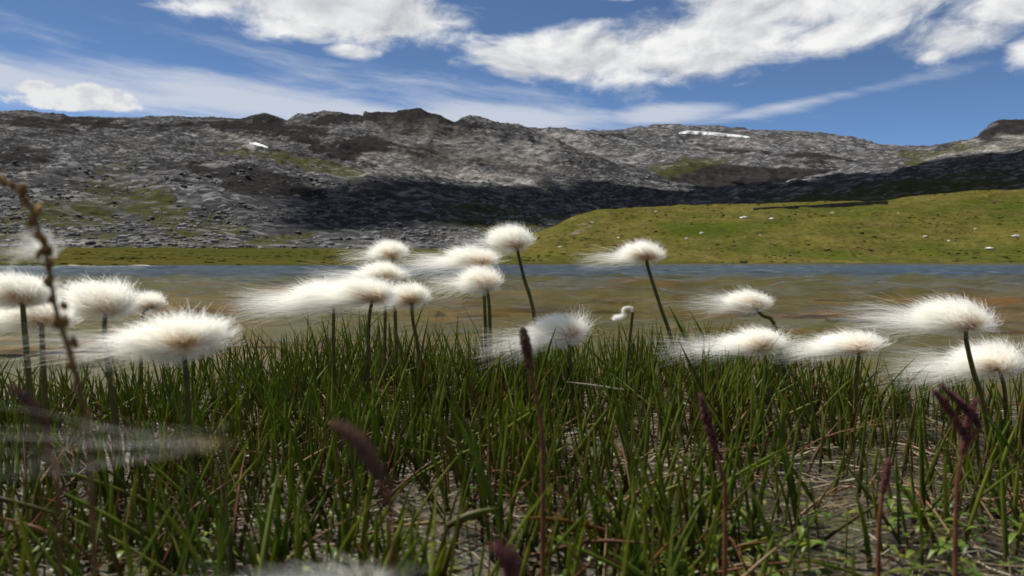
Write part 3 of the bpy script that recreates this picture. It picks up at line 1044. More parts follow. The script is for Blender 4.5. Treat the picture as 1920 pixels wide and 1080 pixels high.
def build_tussocks():
    """Grass hummocks over the hill and along the far left shore."""
    import bmesh
    bm = bmesh.new(); bmesh.ops.create_icosphere(bm, subdivisions=1, radius=1)
    v0 = np.array([q.co[:] for q in bm.verts]); f0 = np.array([[q.index for q in g.verts] for g in bm.faces]); bm.free()
    r = np.random.RandomState(21)
    me = bpy.data.objects['green_hill'].data
    co = np.empty(len(me.vertices) * 3, np.float32); me.vertices.foreach_get('co', co); co = co.reshape(-1, 3)
    px = 960 + F * co[:, 0] / co[:, 1]
    w = (px > 900) * (px < 2000) * (co[:, 2] > .15) * (.08 + (fbm(co[:, 0] / 9, co[:, 1] / 9, 3, seed=31) > .03)) * co[:, 1]
    P = co[r.choice(len(co), 2600, p=w / w.sum())].astype(float)
    P[:, :2] += r.normal(0, .6, (len(P), 2))
    n2 = 1300
    pxs = r.uniform(-40, 1000, n2); d = shore_d(pxs) * r.uniform(1.0, 2.2, n2)
    Q = np.stack([(pxs - 960) / F * d, d, ground_z((pxs - 960) / F * d, d)], -1)
    Q = Q[fbm(Q[:, 0] / 5, Q[:, 1] / 5, 3, seed=33) > -.06]
    for nm, pts, lab, sc in (('hill_tussocks', P, 'small grass tussocks dotted over the green hill', .27), ('shore_tussocks', Q, 'small grass tussocks along the far left shore', .20)):
        parts = []
        for p in pts:
            s_ = sc * (.35 + r.rand() ** 3) * np.array([1.5, 1.2, .38])
            parts.append((v0 * s_ * (1 + .35 * r.normal(size=(len(v0), 1))) + p, f0))
        v, f = cat_mesh(parts)
        o = make_mesh(nm, v, f, M_MEADOW, attrs={'lush': np.repeat(r.rand(len(pts)) ** 2, len(v0)), 'pale': np.zeros(len(v))})
        kind(o, 'stuff', lab)


build_tussocks()


def build_slabs():
    """Flat rusty rocks lying on the bed of the shallows."""
    r = np.random.RandomState(61)
    m = mat_simple('bed_slab', (0.040, 0.026, 0.008), (0.125, 0.070, 0.026), 3.0, 0.8, .2, .5, .01)
    parts = []
    for i in range(110):
        y = r.uniform(1.7, 7.5); x = r.uniform(-.72, .72) * y
        if vnoise(np.array([x * .6]), np.array([y * .6]), 63)[0] < .42: continue
        v, f = rock_mesh(600 + i % 12, (1, .7, .22), 2, .3)
        s_ = r.uniform(.07, .26) * (.6 + y * .12)
        a = r.normal(0, .35); R = np.array([[math.cos(a), -math.sin(a), 0], [math.sin(a), math.cos(a), 0], [0, 0, 1]])
        z = float(ground_z(x, y))
        h = min(s_ * .22, max(-z - .012, .01))
        parts.append(((v * np.array([s_ * 1.5, s_, h / .22])) @ R.T + [x, y, z], f))
    v, f = cat_mesh(parts)
    o = make_mesh('submerged_slabs', v, f, m, smooth=False)
    kind(o, 'stuff', 'rust coloured flat rocks under the shallow water')


build_slabs()


def build_shade_cloud():
    """Unseen cumulus added above the frame, shaped to shadow the middle slopes."""
    poly = np.array([(480, 476), (455, 440), (520, 395), (480, 355), (560, 336), (650, 340), (720, 331), (800, 340), (880, 354), (960, 353), (1050, 346), (1150, 346), (1250, 353), (1400, 350),
                     (1480, 340), (1560, 331), (1650, 319), (1750, 304), (1850, 291), (1930, 284), (2300, 262), (2300, 430), (1000, 482)], float)
    pts, lit = [], []
    for nm in ('left_mountain', 'back_mountain', 'right_mountain', 'green_hill'):
        me = bpy.data.objects[nm].data
        co = np.empty(len(me.vertices) * 3, np.float32); me.vertices.foreach_get('co', co); co = co.reshape(-1, 3).astype(float)
        px = 960 + F * co[:, 0] / co[:, 1]; py = HY - F * (co[:, 2] - CAMZ) / co[:, 1]
        px = px + 130 * fbm(co[:, 0] / 70, co[:, 1] / 90, 4, .6, seed=150); py = py + 34 * fbm(co[:, 0] / 70, co[:, 1] / 90, 4, .6, seed=151)
        ins = np.zeros(len(co), bool)
        if nm == 'green_hill': poly = np.zeros((3, 2))
        for a, b in zip(poly, np.roll(poly, -1, 0)):
            c = ((a[1] > py) != (b[1] > py)) & (px < (b[0] - a[0]) * (py - a[1]) / (b[1] - a[1] + 1e-9) + a[0])
            ins ^= c
        for src, dst in ((ins, pts), (~ins & (py > 180) & (py < 480) & (px > -100) & (px < 2050), lit)):
            c_ = co[src][::(1 if dst is pts else 3)]
            vis = []
            for p in c_:
                v = Vector(p) - Vector((0, 0, CAMZ)); L = v.length
                vis.append(not SC.ray_cast(DG, Vector((0, 0, CAMZ)) + v * (30 / L), v / L, distance=L - 30 - .012 * L)[0])
            dst.append(c_[np.array(vis, bool)] if len(c_) else c_)
    P, PL = np.concatenate(pts), np.concatenate(lit)
    ZC, CELL = 1400.0, 11.0
    Q = P + SUN * ((ZC - P[:, 2]) / SUN[2])[:, None]
    lo = Q[:, :2].min(0) - 12 * CELL
    ij = ((Q[:, :2] - lo) / CELL).astype(int)
    nx, ny = ij.max(0) + 13
    g = np.zeros((nx, ny)); g[ij[:, 0], ij[:, 1]] = 1
    QL = PL + SUN * ((ZC - PL[:, 2]) / SUN[2])[:, None]
    il = ((QL[:, :2] - lo) / CELL).astype(int)
    il = il[(il >= 0).all(1) & (il[:, 0] < nx) & (il[:, 1] < ny)]
    for _ in range(2):
        g = np.maximum.reduce([np.roll(np.roll(g, a, 0), b, 1) for a in (-1, 0, 1) for b in (-1, 0, 1)])
    gl = np.zeros_like(g); gl[il[:, 0], il[:, 1]] = 1
    Qh = lit[-1] + SUN * ((ZC - lit[-1][:, 2]) / SUN[2])[:, None]
    ih = ((Qh[:, :2] - lo) / CELL).astype(int)
    ih = ih[(ih >= 0).all(1) & (ih[:, 0] < nx) & (ih[:, 1] < ny)]
    gh = np.zeros_like(g); gh[ih[:, 0], ih[:, 1]] = 1
    for _ in range(3):
        gh = np.maximum.reduce([np.roll(np.roll(gh, a, 0), b, 1) for a in (-1, 0, 1) for b in (-1, 0, 1)])
    g[np.maximum(gl, gh) > 0] = 0
    for _ in range(2):
        g = sum(np.roll(np.roll(g, a, 0), b, 1) for a in (-1, 0, 1) for b in (-1, 0, 1)) / 9
    X, Y = np.meshgrid(lo[0] + (np.arange(nx) + .5) * CELL, lo[1] + (np.arange(ny) + .5) * CELL, indexing='ij')
    thick = g.copy()
    for _ in range(20):
        thick = sum(np.roll(np.roll(thick, a, 0), b, 1) for a in (-1, 0, 1) for b in (-1, 0, 1)) / 9
    on = g > .40
    T = np.sqrt(np.clip(g - .38, 0, 1)) * (30 + 130 * thick) * (1 + 1.2 * fbm(X / 60, Y / 60, 4, seed=155))
    top = np.stack([X, Y, ZC + T], -1).reshape(-1, 3); bot = np.stack([X, Y, ZC - 6 - .25 * T], -1).reshape(-1, 3)
    f = grid_faces(nx, ny)
    keep = on.ravel()[f].all(1)
    f = f[keep]
    used = np.unique(f); mp = np.full(nx * ny, -1); mp[used] = np.arange(len(used))
    f = mp[f]; n = len(used)
    # rim faces close the cloud
    e = np.concatenate([f[:, [k, (k + 1) % 4]] for k in range(4)])
    key = e.min(1) * n + e.max(1)
    uq, inv, ct = np.unique(key, return_inverse=True, return_counts=True)
    rim = e[ct[inv] == 1]
    side = np.stack([rim[:, 0], rim[:, 0] + n, rim[:, 1] + n, rim[:, 1]], -1)
    o = make_mesh('shade_cloud', np.concatenate([top[used], bot[used]]), np.concatenate([f, f[:, ::-1] + n, side]), M_CLOUD)
    kind(o, 'structure')


build_shade_cloud()

# ---------------------------------------------------------------- marsh vegetation
def blade_lines(x, y, z0, h, lean, ang, curl, K=7):
    t = np.linspace(0, 1, K)[None, :]
    ox = (lean[:, None] * t + curl[:, None] * t * t) * h[:, None]
    c = np.empty((len(x), K, 3))
    c[..., 0] = x[:, None] + ox * np.cos(ang)[:, None]
    c[..., 1] = y[:, None] + ox * np.sin(ang)[:, None]
    c[..., 2] = z0[:, None] + h[:, None] * t * (1 - 0.12 * (lean + curl)[:, None] ** 2 * t)
    return c


def scatter(n, dmin, dens, seed):
    """Sample points of the bank in front of the camera with probability dens(px, d, x, y)."""
    r = np.random.RandomState(seed)
    xs, ys = [], []
    tot = 0
    while tot < n:
        y = r.uniform(dmin, 1.45, 20000); x = r.uniform(-1.15, 1.15, 20000)
        px = 960 + F * x / y
        keep = (px > -160) & (px < 2080) & (r.rand(20000) < dens(px, y, x, y))
        xs.append(x[keep]); ys.append(y[keep]); tot += keep.sum()
    return np.concatenate(xs)[:n], np.concatenate(ys)[:n], r


def dens_grass(px, d, x, y):
    be = bank_edge(px)
    k = sstep(be - d, -0.06, 0.02)
    cl = sstep(fbm(x * 13, y * 13, 3, .55, seed=141), -0.17, 0.13)
    thin = interp([(-200, .7), (150, .75), (320, .9), (600, 1), (1300, 1), (1500, .85), (1650, .65), (1800, .6), (2100, .7)], px)
    gap = 1 - 0.5 * np.exp(-(((px - 1710) / 120) ** 2 + ((d - .72) / .10) ** 2)) - .5 * np.exp(-(((px - 1150) / 130) ** 2 + ((d - .74) / .06) ** 2))
    return k * (0.12 + 0.88 * cl) * thin * gap


def build_grass():
    x, y, r = scatter(3300, 0.40, dens_grass, 11)
    n = len(x)
    px = 960 + F * x / y
    hz = interp([(-200, .070), (200, .068), (330, .085), (600, .095), (720, .112), (860, .098), (1100, .092), (1300, .098), (1450, .088), (1700, .075), (2100, .072)], px)
    h = hz * (0.55 + 0.62 * r.rand(n)) * interp([(.3, .72), (.6, .85), (.85, 1.0), (1.3, 1.02)], y)
    tall = r.rand(n) < .04
    h = np.where(tall, h * 1.3, h)
    lean = np.abs(r.normal(0, .20, n)); curl = np.abs(r.normal(0, .12, n))
    ang = np.where(r.rand(n) < .5, r.uniform(0, 6.28, n), np.pi * (r.rand(n) < .55) + r.normal(0, .5, n))
    bent = r.rand(n) < .05
    lean = np.where(bent, lean + r.uniform(.5, 1.4, n), lean)
    z0 = ground_z(x, y) - .006
    c = blade_lines(x, y, z0, h, lean, ang, curl)
    rad = (0.0010 + 0.0009 * r.rand(n))[:, None] * np.array([1.1, 1.08, 1.05, 1.0, .92, .72, .10])[None, :]
    v, f, t = tubes(c, rad, 4, .5)
    tint = np.clip(r.rand(n) * .8 + .25 * fbm(x * 6, y * 6, 3, seed=5), 0, 1)
    tint = np.where(r.rand(n) < .11, r.uniform(.82, 1, n), tint)
    # slimmer, taller blades whose tips stand out against the water
    xt, yt, r = scatter(700, 0.62, lambda p, d, a, b: dens_grass(p, d, a, b) * sstep(d, .6, 1.0), 17)
    nt = len(xt); pt = 960 + F * xt / yt
    ht = interp([(-200, .085), (300, .095), (700, .128), (860, .112), (1100, .105), (1350, .115), (1700, .09), (2100, .085)], pt) * r.uniform(.8, 1.15, nt)
    c2 = blade_lines(xt, yt, ground_z(xt, yt) - .006, ht, np.abs(r.normal(0, .22, nt)), r.uniform(0, 6.28, nt), np.abs(r.normal(0, .22, nt)))
    r2 = (0.0007 + 0.0006 * r.rand(nt))[:, None] * np.array([1.1, 1.08, 1.05, .95, .8, .55, .08])[None, :]
    v2, f2, t2 = tubes(c2, r2, 4, .5)
    f = np.concatenate([f, f2 + len(v)]); v = np.concatenate([v, v2]); t = np.concatenate([t, t2]); tint = np.concatenate([tint, r.rand(nt) * .9])
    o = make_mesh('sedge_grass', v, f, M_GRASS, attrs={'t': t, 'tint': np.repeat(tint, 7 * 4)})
    kind(o, 'stuff', 'dense dark green sedge along the lake edge')

    # a few blades right in front of the lens
    r = np.random.RandomState(15)
    n = 90
    y = r.uniform(.22, .42, n); x = (r.uniform(-120, 2040, n) - 960) / F * y
    left = r.rand(n) < .45
    x = np.where(left, (r.uniform(-80, 900, n) - 960) / F * y, x)
    h = r.uniform(.07, .115, n)
    c = blade_lines(x, y, ground_z(x, y) - .006, h, np.abs(r.normal(0, .3, n)), r.uniform(0, 6.28, n), np.abs(r.normal(0, .25, n)))
    rad = (0.0009 + 0.0007 * r.rand(n))[:, None] * np.array([1.1, 1.08, 1.05, 1.0, .92, .72, .10])[None, :]
    v, f, t = tubes(c, rad, 4, .5)
    o = make_mesh('near_sedge', v, f, M_GRASS, attrs={'t': t, 'tint': np.repeat(r.rand(n) * .8, 28)})
    kind(o, 'stuff', 'blurred green sedge blades right before the lens')

    # dead, rusty blades low among the green
    x, y, r = scatter(1100, 0.40, dens_grass, 12)
    n = len(x)
    h = r.uniform(.025, .070, n)
    c = blade_lines(x, y, ground_z(x, y) - .004, h, np.abs(r.normal(0, .7, n)), r.uniform(0, 6.28, n), np.abs(r.normal(0, .7, n)))
    rad = (0.0006 + 0.0008 * r.rand(n))[:, None] * np.array([.7, 1, 1.1, 1, .8, .5, .1])[None, :]
    v, f, t = tubes(c, rad, 4, .4)
    o = make_mesh('withered_sedge', v, f, M_DEAD, attrs={'t': t, 'tint': np.repeat(r.rand(n), 28)})
    kind(o, 'stuff', 'rust brown withered blades between the green sedge')

    # flattened straw on the mud
    x, y, r = scatter(6500, 0.36, lambda p, d, a, b: sstep(bank_edge(p) - d, -.1, .0), 13)
    n = len(x)
    L = r.uniform(.012, .075, n); a = r.normal(0, .55, n) + np.pi * (r.rand(n) < .5)
    t = np.linspace(-.5, .5, 4)
    c = np.empty((n, 4, 3))
    bend = r.normal(0, .25, n)
    c[..., 0] = x[:, None] + L[:, None] * t * np.cos(a)[:, None] - bend[:, None] * L[:, None] * t * t * np.sin(a)[:, None]
    c[..., 1] = y[:, None] + L[:, None] * t * np.sin(a)[:, None] + bend[:, None] * L[:, None] * t * t * np.cos(a)[:, None]
    zz = np.maximum(ground_z(c[..., 0], c[..., 1]), 0.0)
    c[..., 2] = zz + 0.002 + np.abs(r.normal(0, .004, n))[:, None] + (r.normal(0, .16, n) * L)[:, None] * t
    rad = (0.0003 + 0.0005 * r.rand(n) ** 2)[:, None] * np.array([.6, 1, 1, .5])[None, :]
    v, f, t_ = tubes(c, rad, 3, .8)
    o = make_mesh('straw_litter', v, f, M_STRAW, attrs={'t': t_, 'tint': np.repeat(r.rand(n), 12)})
    kind(o, 'stuff', 'flattened pale straw on the wet mud')

    # low fresh leaves near the camera
    def dl(p, d, a, b):
        return (np.exp(-((d - .50) / .07) ** 2)) * (.10 + .9 * np.exp(-((p - 1330) / 190) ** 2) + .5 * np.exp(-((p - 620) / 140) ** 2) + .25 * np.exp(-((p - 1800) / 140) ** 2))
    x, y, r = scatter(700, 0.36, dl, 14)
    n = len(x)
    L = r.uniform(.006, .020, n); a = r.uniform(0, 6.28, n); tilt = r.uniform(-.1, 1.0, n)
    K = 5
    t = np.linspace(0, 1, K)
    hgt = ground_z(x, y) + r.uniform(0, .020, n)
    w = L[:, None] * .15 * np.array([.15, .85, 1, .7, .05])[None, :]
    dirv = np.stack([np.cos(a), np.sin(a)], -1)
    vs = np.empty((n, K, 3, 3))
    droop = (np.sin(tilt)[:, None] * t - .5 * t ** 2) * L[:, None]
    for s, off in enumerate((-1, 0, 1)):
        vs[:, :, s, 0] = x[:, None] + dirv[:, :1] * L[:, None] * t * np.cos(tilt)[:, None] - dirv[:, 1:] * w * off
        vs[:, :, s, 1] = y[:, None] + dirv[:, 1:] * L[:, None] * t * np.cos(tilt)[:, None] + dirv[:, :1] * w * off
        vs[:, :, s, 2] = hgt[:, None] + droop + abs(off) * w * .45
    f = (np.arange(n)[:, None, None] * K * 3 + grid_faces(K, 3)[None]).reshape(-1, 4)
    o = make_mesh('low_leaves', vs.reshape(-1, 3), f, M_LEAF, attrs={'t': np.tile(np.repeat(t, 3), n), 'tint': np.repeat(r.rand(n), K * 3)})
    kind(o, 'stuff', 'small fresh yellow green leaves low on the mud')


build_grass()

PATHK = 14


def smooth_path(pts, K=PATHK):
    """Catmull-Rom through 3-D points."""
    p = np.array(pts, float)
    p = np.concatenate([[2 * p[0] - p[1]], p, [2 * p[-1] - p[-2]]])
    n = len(p) - 3
    out = []
    for s in np.linspace(0, n - 1e-6, K):
        i = int(s); t = s - i
        a, b, c, d = p[i:i + 4]
        out.append(.5 * ((2 * b) + (-a + c) * t + (2 * a - 5 * b + 4 * c - d) * t * t + (-a + 3 * b - 3 * c + d) * t ** 3))
    return np.array(out)


def stem_mesh(path, r0, r1, mat, root, org, name='stem', sides=6):
    K = len(path)
    v, f, t = tubes((path - org)[None], np.linspace(r0, r1, K)[None], sides, 1.0, np.array([0.3]))
    return make_mesh(name, v, f, mat, root, attrs={'t': t, 'tint': np.full(len(v), .4)})


def fluff_lines(r, W, H, n, wisp=0.12, wind=0.40, spread=1.0, below=0.35, K=9, right=0.38, clump=0.28):
    """Hair lines of one cotton head from its core out to a lopsided soft ellipsoid, plus loose hairs trailing to -x. W, H in metres."""
    nc = 64
    def rnd_dirs(m):
        d = r.normal(size=(m, 3))
        d /= np.linalg.norm(d, axis=1, keepdims=True)
        flip = (d[:, 2] < -0.1) & (r.rand(m) > below)
        d[flip, 2] *= -1
        near = (d[:, 1] < -.05) & (d[:, 2] < .75) & (r.rand(m) < .80)
        d[near, 1] *= -1
        return d
    cd = rnd_dirs(nc)
    cl = r.uniform(.62, 1.10, nc)
    cl[r.choice(nc, 5, replace=False)] *= 1.28
    k = r.randint(nc, size=n)
    d = cd[k] + r.normal(0, clump, (n, 3))
    d /= np.linalg.norm(d, axis=1, keepdims=True)
    ctr = np.array([-.05 - .17 * wind, 0, .18])
    L = cl[k] * (0.62 + 0.46 * r.rand(n) ** .8)
    ax = np.array([.5, .40, .52])
    end = ctr + d * ax * L[:, None]
    # wind: lee-side hairs are longer and sag a little
    lee = np.clip(-d[:, 0], 0, 1)
    end[:, 0] -= lee * wind * .12 * r.rand(n)
    end[:, 2] -= lee * .12 * r.rand(n)
    isw = r.rand(n) < wisp * .75
    m = isw.sum()
    end[isw] = np.stack([-r.uniform(.45, 1.30, m) - .25 * wind, r.normal(0, .22, m), r.normal(-.10, .26, m)], -1)
    ini = d * np.array([.30, .25, .36]) + r.normal(0, .085, (n, 3))
    ini[isw] = np.stack([-r.uniform(.1, .3, m), r.normal(0, .15, m), r.normal(.05, .2, m)], -1)
    t = np.linspace(0, 1, K)[None, :, None]
    rt = r.normal(0, 1, (n, 1, 3)) * np.array([.05, .04, .05])
    p = rt * (1 - t) ** 2 + 2 * t * (1 - t) * (ini[:, None, :] + rt * .5) + t * t * end[:, None, :]
    ph = r.uniform(0, 6.28, (n, 1, 3)); fr = np.where(isw, r.uniform(6, 14, n), r.uniform(3, 8, n))[:, None, None] * r.uniform(.8, 1.2, (n, 1, 3)); am = np.where(isw, .055, .018)[:, None, None]
    p = p + am * np.sin(fr * t + ph) * t
    return p * np.array([W, (W + H) * .5, H]), isw


def bract_core(r, R, H):
    """Brown scaly base under the wool: overlapping pointed bracts round a small dome."""
    parts = []
    for ring, (nb, z, sp, L) in enumerate(((7, -.5, .8, 1.0), (6, -.2, .55, .9), (4, .1, .3, .8))):
        for i in range(nb):
            a = 2 * math.pi * (i + .5 * ring) / nb + r.normal(0, .1)
            ca, sa = math.cos(a), math.sin(a)
            w = .45
            q = np.array([[0.12 * ca, .12 * sa, z - .3], [sp * .6 * ca - w * sa * .5, sp * .6 * sa + w * ca * .5, z], [sp * .6 * ca + w * sa * .5, sp * .6 * sa - w * ca * .5, z],
                          [sp * 1.0 * ca, sp * 1.0 * sa, z + .75 * L], [sp * .5 * ca, sp * .5 * sa, z + .15]])
            parts.append((q * np.array([R, R, H]), np.array([[0, 2, 1], [1, 2, 3], [0, 1, 4], [0, 4, 2], [4, 1, 3], [4, 3, 2]])))
    return cat_mesh(parts)


def cotton_plant(label, core, d, W, H, stem_px, n=2200, seed=0, wisp=.12, wind=.4, below=.35, hair=0.0001, roll=0.0, sr=0.0024, clump=.27, d_base=None, cores=None, group='cotton plants by the lake'):
    """core: photo pixel of the bract; stem_px: further pixels down the stem, last one sets where it is rooted."""
    r = np.random.RandomState(1000 + seed)
    C = at(np.array(core[0]), np.array(core[1]), np.array(d))
    db = d_base or d
    bx = (stem_px[-1] - 960) / F * db if not isinstance(stem_px[-1], tuple) else (stem_px[-1][0] - 960) / F * db
    base = np.array([bx, db, float(ground_z(bx, db)) - .006])
    mids = [at(np.array(p[0]), np.array(p[1]), np.array(d + (db - d) * (i + 1) / (len(stem_px) + 1))) for i, p in enumerate(q for q in stem_px if isinstance(q, tuple))]
    if isinstance(stem_px[-1], tuple): mids = mids[:-1]
    path = smooth_path([base] + mids[::-1] + [C])
    root = thing('cotton_plant', label, 'cotton plant', tuple(base), group)
    stem_mesh(path, sr * 1.1, sr * .78, M_STEM, root, base)
    px2m = d / F
    W, H = W * px2m * .86, H * px2m * .92
    v, f = bract_core(r, min(.05 * W + .0018, .0052) * min(d / .5, 1), min(.10 * H + .002, .006) * min(d / .5, 1))
    tl = path[-1] - path[-2]; tl /= np.linalg.norm(tl)
    v = v + np.outer(v[:, 2], [tl[0] * .8, 0, 0])
    head = make_mesh('seed_head', v + (C - base), f, M_BRACT, root, smooth=False)
    n = int(n * (1.7 if n > 1000 else 1))
    p, loose = fluff_lines(r, W, H, n, wisp, wind, below=below, clump=clump)
    if roll:
        c, s = math.cos(math.radians(roll)), math.sin(math.radians(roll))
        p = np.stack([p[..., 0] * c - p[..., 2] * s, p[..., 1], p[..., 0] * s + p[..., 2] * c], -1)
    p = p + (C - base) + np.array([0, 0, .05 * H])
    wid = np.full(n, hair)[:, None] * np.array([1.0, 1.0, 1.0, 1.0, 1.0, .97, .9, .75, .4])[None, :] * r.uniform(.7, 1.3, n)[:, None] * np.where(loose, .45, 1.0)[:, None]
    v, f, t = ribbons(p, wid)
    make_mesh('fluff', v, f, M_FLUFF, head, attrs={'t': t})
    return root


def build_cotton():
    L = cotton_plant
    L('small round cotton head highest of the left middle group, before dark scree', (736, 480), 1.05, 100, 52, [(739, 520), 745], 2000, 1, .08, .32)
    L('tallest cotton head on a bare leaning stem, in front of dark slope', (968, 460), .95, 122, 62, [(982, 520), (1002, 596), 1026], 2500, 2, .06, .42, .28)
    L('cotton head with long trailing hairs touching the tallest one from below left', (902, 494), 1.02, 135, 58, [(908, 560), 915], 2300, 3, .26, .55)
    L('round cotton head just below two others, its base facing us', (912, 535), .98, 110, 72, [(917, 570), (919, 620), 925], 2400, 4, .14, .45, .7)
    L('lone cotton head on a long leaning stem with a streaming lower tail', (1212, 484), .97, 118, 52, [(1216, 505), (1240, 580), (1262, 650), 1285], 2200, 5, .10, .46, .3)
    L('cotton head on a steeply leaning thin stem above a low fluffy one', (1412, 575), 1.0, 118, 56, [(1430, 592), (1455, 618), 1490], 2100, 6, .10, .42, .4, roll=-3)
    L('low broad cotton head right above the sedge with pale hairs below left', (1428, 652), .90, 175, 66, [(1438, 690), 1450], 2700, 7, .16, .30, .45)
    L('low broad cotton head between the sedge tips, second from the right cluster', (1612, 656), .90, 180, 64, [(1607, 700), 1604], 2700, 8, .18, .26, .4)
    L('big cotton head blown left on a thick leaning stem at the right', (1812, 612), .80, 200, 88, [(1812, 640), (1826, 700), (1842, 752), 1868], 3200, 9, .16, .58, .5, roll=-6, sr=.0027)
    L('fluffy cotton head cut by the right picture edge', (1872, 690), .86, 195, 92, [(1884, 735), 1895], 3000, 10, .22, .25, .6)
    L('low cotton head in the middle behind a dark red spike', (1066, 632), .92, 150, 78, [(1070, 690), 1076], 2700, 11, .16, .52, .5, roll=6)
    L('cotton head with very long streaming hairs over the rust coloured shallows', (626, 568), .90, 165, 74, [(625, 640), (628, 720), 632], 2800, 12, .30, .62, .4)
    L('wide cotton head in front of the middle left cluster', (698, 562), .88, 165, 78, [(692, 600), (690, 680), 688], 2800, 13, .16, .50, .4)
    L('cotton head with a pointed right edge at the end of the left middle cluster', (772, 566), .93, 120, 64, [(774, 600), (784, 660), 792], 2300, 14, .12, .32, .4)
    L('upper cotton head behind the middle left cluster', (724, 524), 1.0, 135, 54, [(722, 600), 718], 2300, 15, .16, .5, .4)
    L('rounded cotton head on a dark upright stem beside the seed stalk', (198, 580), .66, 185, 98, [(196, 620), (204, 700), (216, 790), 226], 3200, 16, .14, .40, .35, hair=.0001)
    L('small upright cotton head behind and right of a rounded one', (281, 576), 1.0, 92, 52, [(268, 590), (264, 640), 262], 1900, 17, .06, .10, .3)
    L('widest cotton head, a flat soft disc low at the left', (343, 650), .56, 290, 106, [(350, 720), (354, 800), 360], 4200, 18, .06, .16, .6, hair=.00009, clump=.22)
    L('upper of two blurred cotton heads at the left picture edge', (42, 562), .58, 190, 84, [(48, 640), (58, 760), 66], 2900, 19, .20, .45, .4, hair=.0001)
    L('lower of two blurred cotton heads at the left picture edge', (78, 604), .62, 210, 84, [(82, 700), 88], 2900, 20, .22, .48, .5, hair=.0001)
    # nearly empty heads close to the lens
    L('nearly bald cotton head close up, thin white hairs streaming left over dark grass', (415, 838), .15, 460, 120, [(425, 950), 440], 16, 21, 1.6, 1.1, .6, hair=.00006, sr=.0005, clump=.10)
    L('blurred pale cotton head at the bottom picture edge', (680, 1104), .15, 420, 90, [(690, 1200), 700], 90, 22, .4, .3, .5, hair=.00006, sr=.0005)


build_cotton()


def build_bare_stalk():
    """Stalk that has lost its wool but for one wisp."""
    d = .96
    path = smooth_path([np.array([(1166 - 960) / F * d, d, float(ground_z((1166 - 960) / F * d, d)) - .006]), at(np.array(1176), np.array(680), np.array(d)), at(np.array(1186), np.array(585), np.array(d))])
    root = thing('cotton_plant', 'bare stalk with only one tiny white tuft left on its tip', 'cotton plant', tuple(path[0]), 'cotton plants by the lake')
    stem_mesh(path, .0024, .0020, M_STEM, root, path[0])
    r = np.random.RandomState(5)
    n = 160
    t = np.linspace(0, 1, 8)[None, :, None]
    ctl = [(1186, 585), (1184, 577), (1174, 577), (1166, 582), (1172, 590), (1165, 594), (1150, 596)]
    P = smooth_path([at(np.array(a), np.array(b), np.array(d)) for a, b in ctl], 8) - path[0]
    p = P[None] + r.normal(0, .0012, (n, 1, 3)) * (.4 + t) + r.normal(0, .0003, (n, 8, 3))
    v, f, tt = ribbons(p, np.full((n, 8), .00008))
    make_mesh('fluff', v, f, M_FLUFF, root, attrs={'t': tt * .6 + .4})


build_bare_stalk()


def floret_spike(path, r0, nfl, r, fat=1.0):
    """Dense flower spike: pointed florets spiralling round an axis."""
    parts = []
    oct_v = np.array([[1, 0, 0], [-1, 0, 0], [0, 1, 0], [0, -1, 0], [0, 0, 1.5], [0, 0, -1]], float)
    oct_f = np.array([[0, 2, 4], [2, 1, 4], [1, 3, 4], [3, 0, 4], [2, 0, 5], [1, 2, 5], [3, 1, 5], [0, 3, 5]])
    K = len(path)
    for i in range(nfl):
        s = i / (nfl - 1)
        q = s * (K - 1); k = min(int(q), K - 2)
        p = path[k] + (path[k + 1] - path[k]) * (q - k)
        prof = math.sin(math.pi * (0.12 + .83 * s)) ** .55
        a = i * 2.4 + r.normal(0, .2)
        off = np.array([math.cos(a), math.sin(a), .35]) * r0 * .62 * prof
        sc = r0 * (.42 + .12 * r.rand()) * (.6 + .4 * prof) * fat
        parts.append((oct_v * sc + p + off, oct_f))
    return cat_mesh(parts)


def flower_spike(label, heads, stem, d, seed, mat, wpx, stem_mat=None, nfl=70):
    """heads: list of pixel polylines (bottom to top) for spikes; stem: pixel polyline from the first spike down."""
    r = np.random.RandomState(seed)
    stem_mat = stem_mat or M_REDSTEM
    pts = [at(np.array(a), np.array(b), np.array(d)) for a, b in stem]
    bx = pts[-1][0]
    base = np.array([bx, d, min(float(ground_z(bx, d)) - .004, pts[-1][2] - .005)])
    base[2] = float(ground_z(bx, d)) - .004
    path = smooth_path(pts + [base])
    root = thing('flower_spike', label, 'flower spike', tuple(base), 'red and brown spikes in the sedge')
    stem_mesh(path[::-1], .0015 * min(d / .45, 1), .0010 * min(d / .45, 1), stem_mat, root, base)
    for h in heads:
        hp = smooth_path([at(np.array(a), np.array(b), np.array(d)) for a, b in h], 10)
        v, f = floret_spike(hp - base, wpx / F * d * .5, nfl, r)
        make_mesh('spike', v, f, mat, root, smooth=False)
        q = hp[::-1] - base
        if np.linalg.norm(hp[0] - path[0]) > .002:
            stem_mesh(smooth_path([path[0], hp[0]], 4)[::-1], .0012, .001, stem_mat, root, base, 'branch')


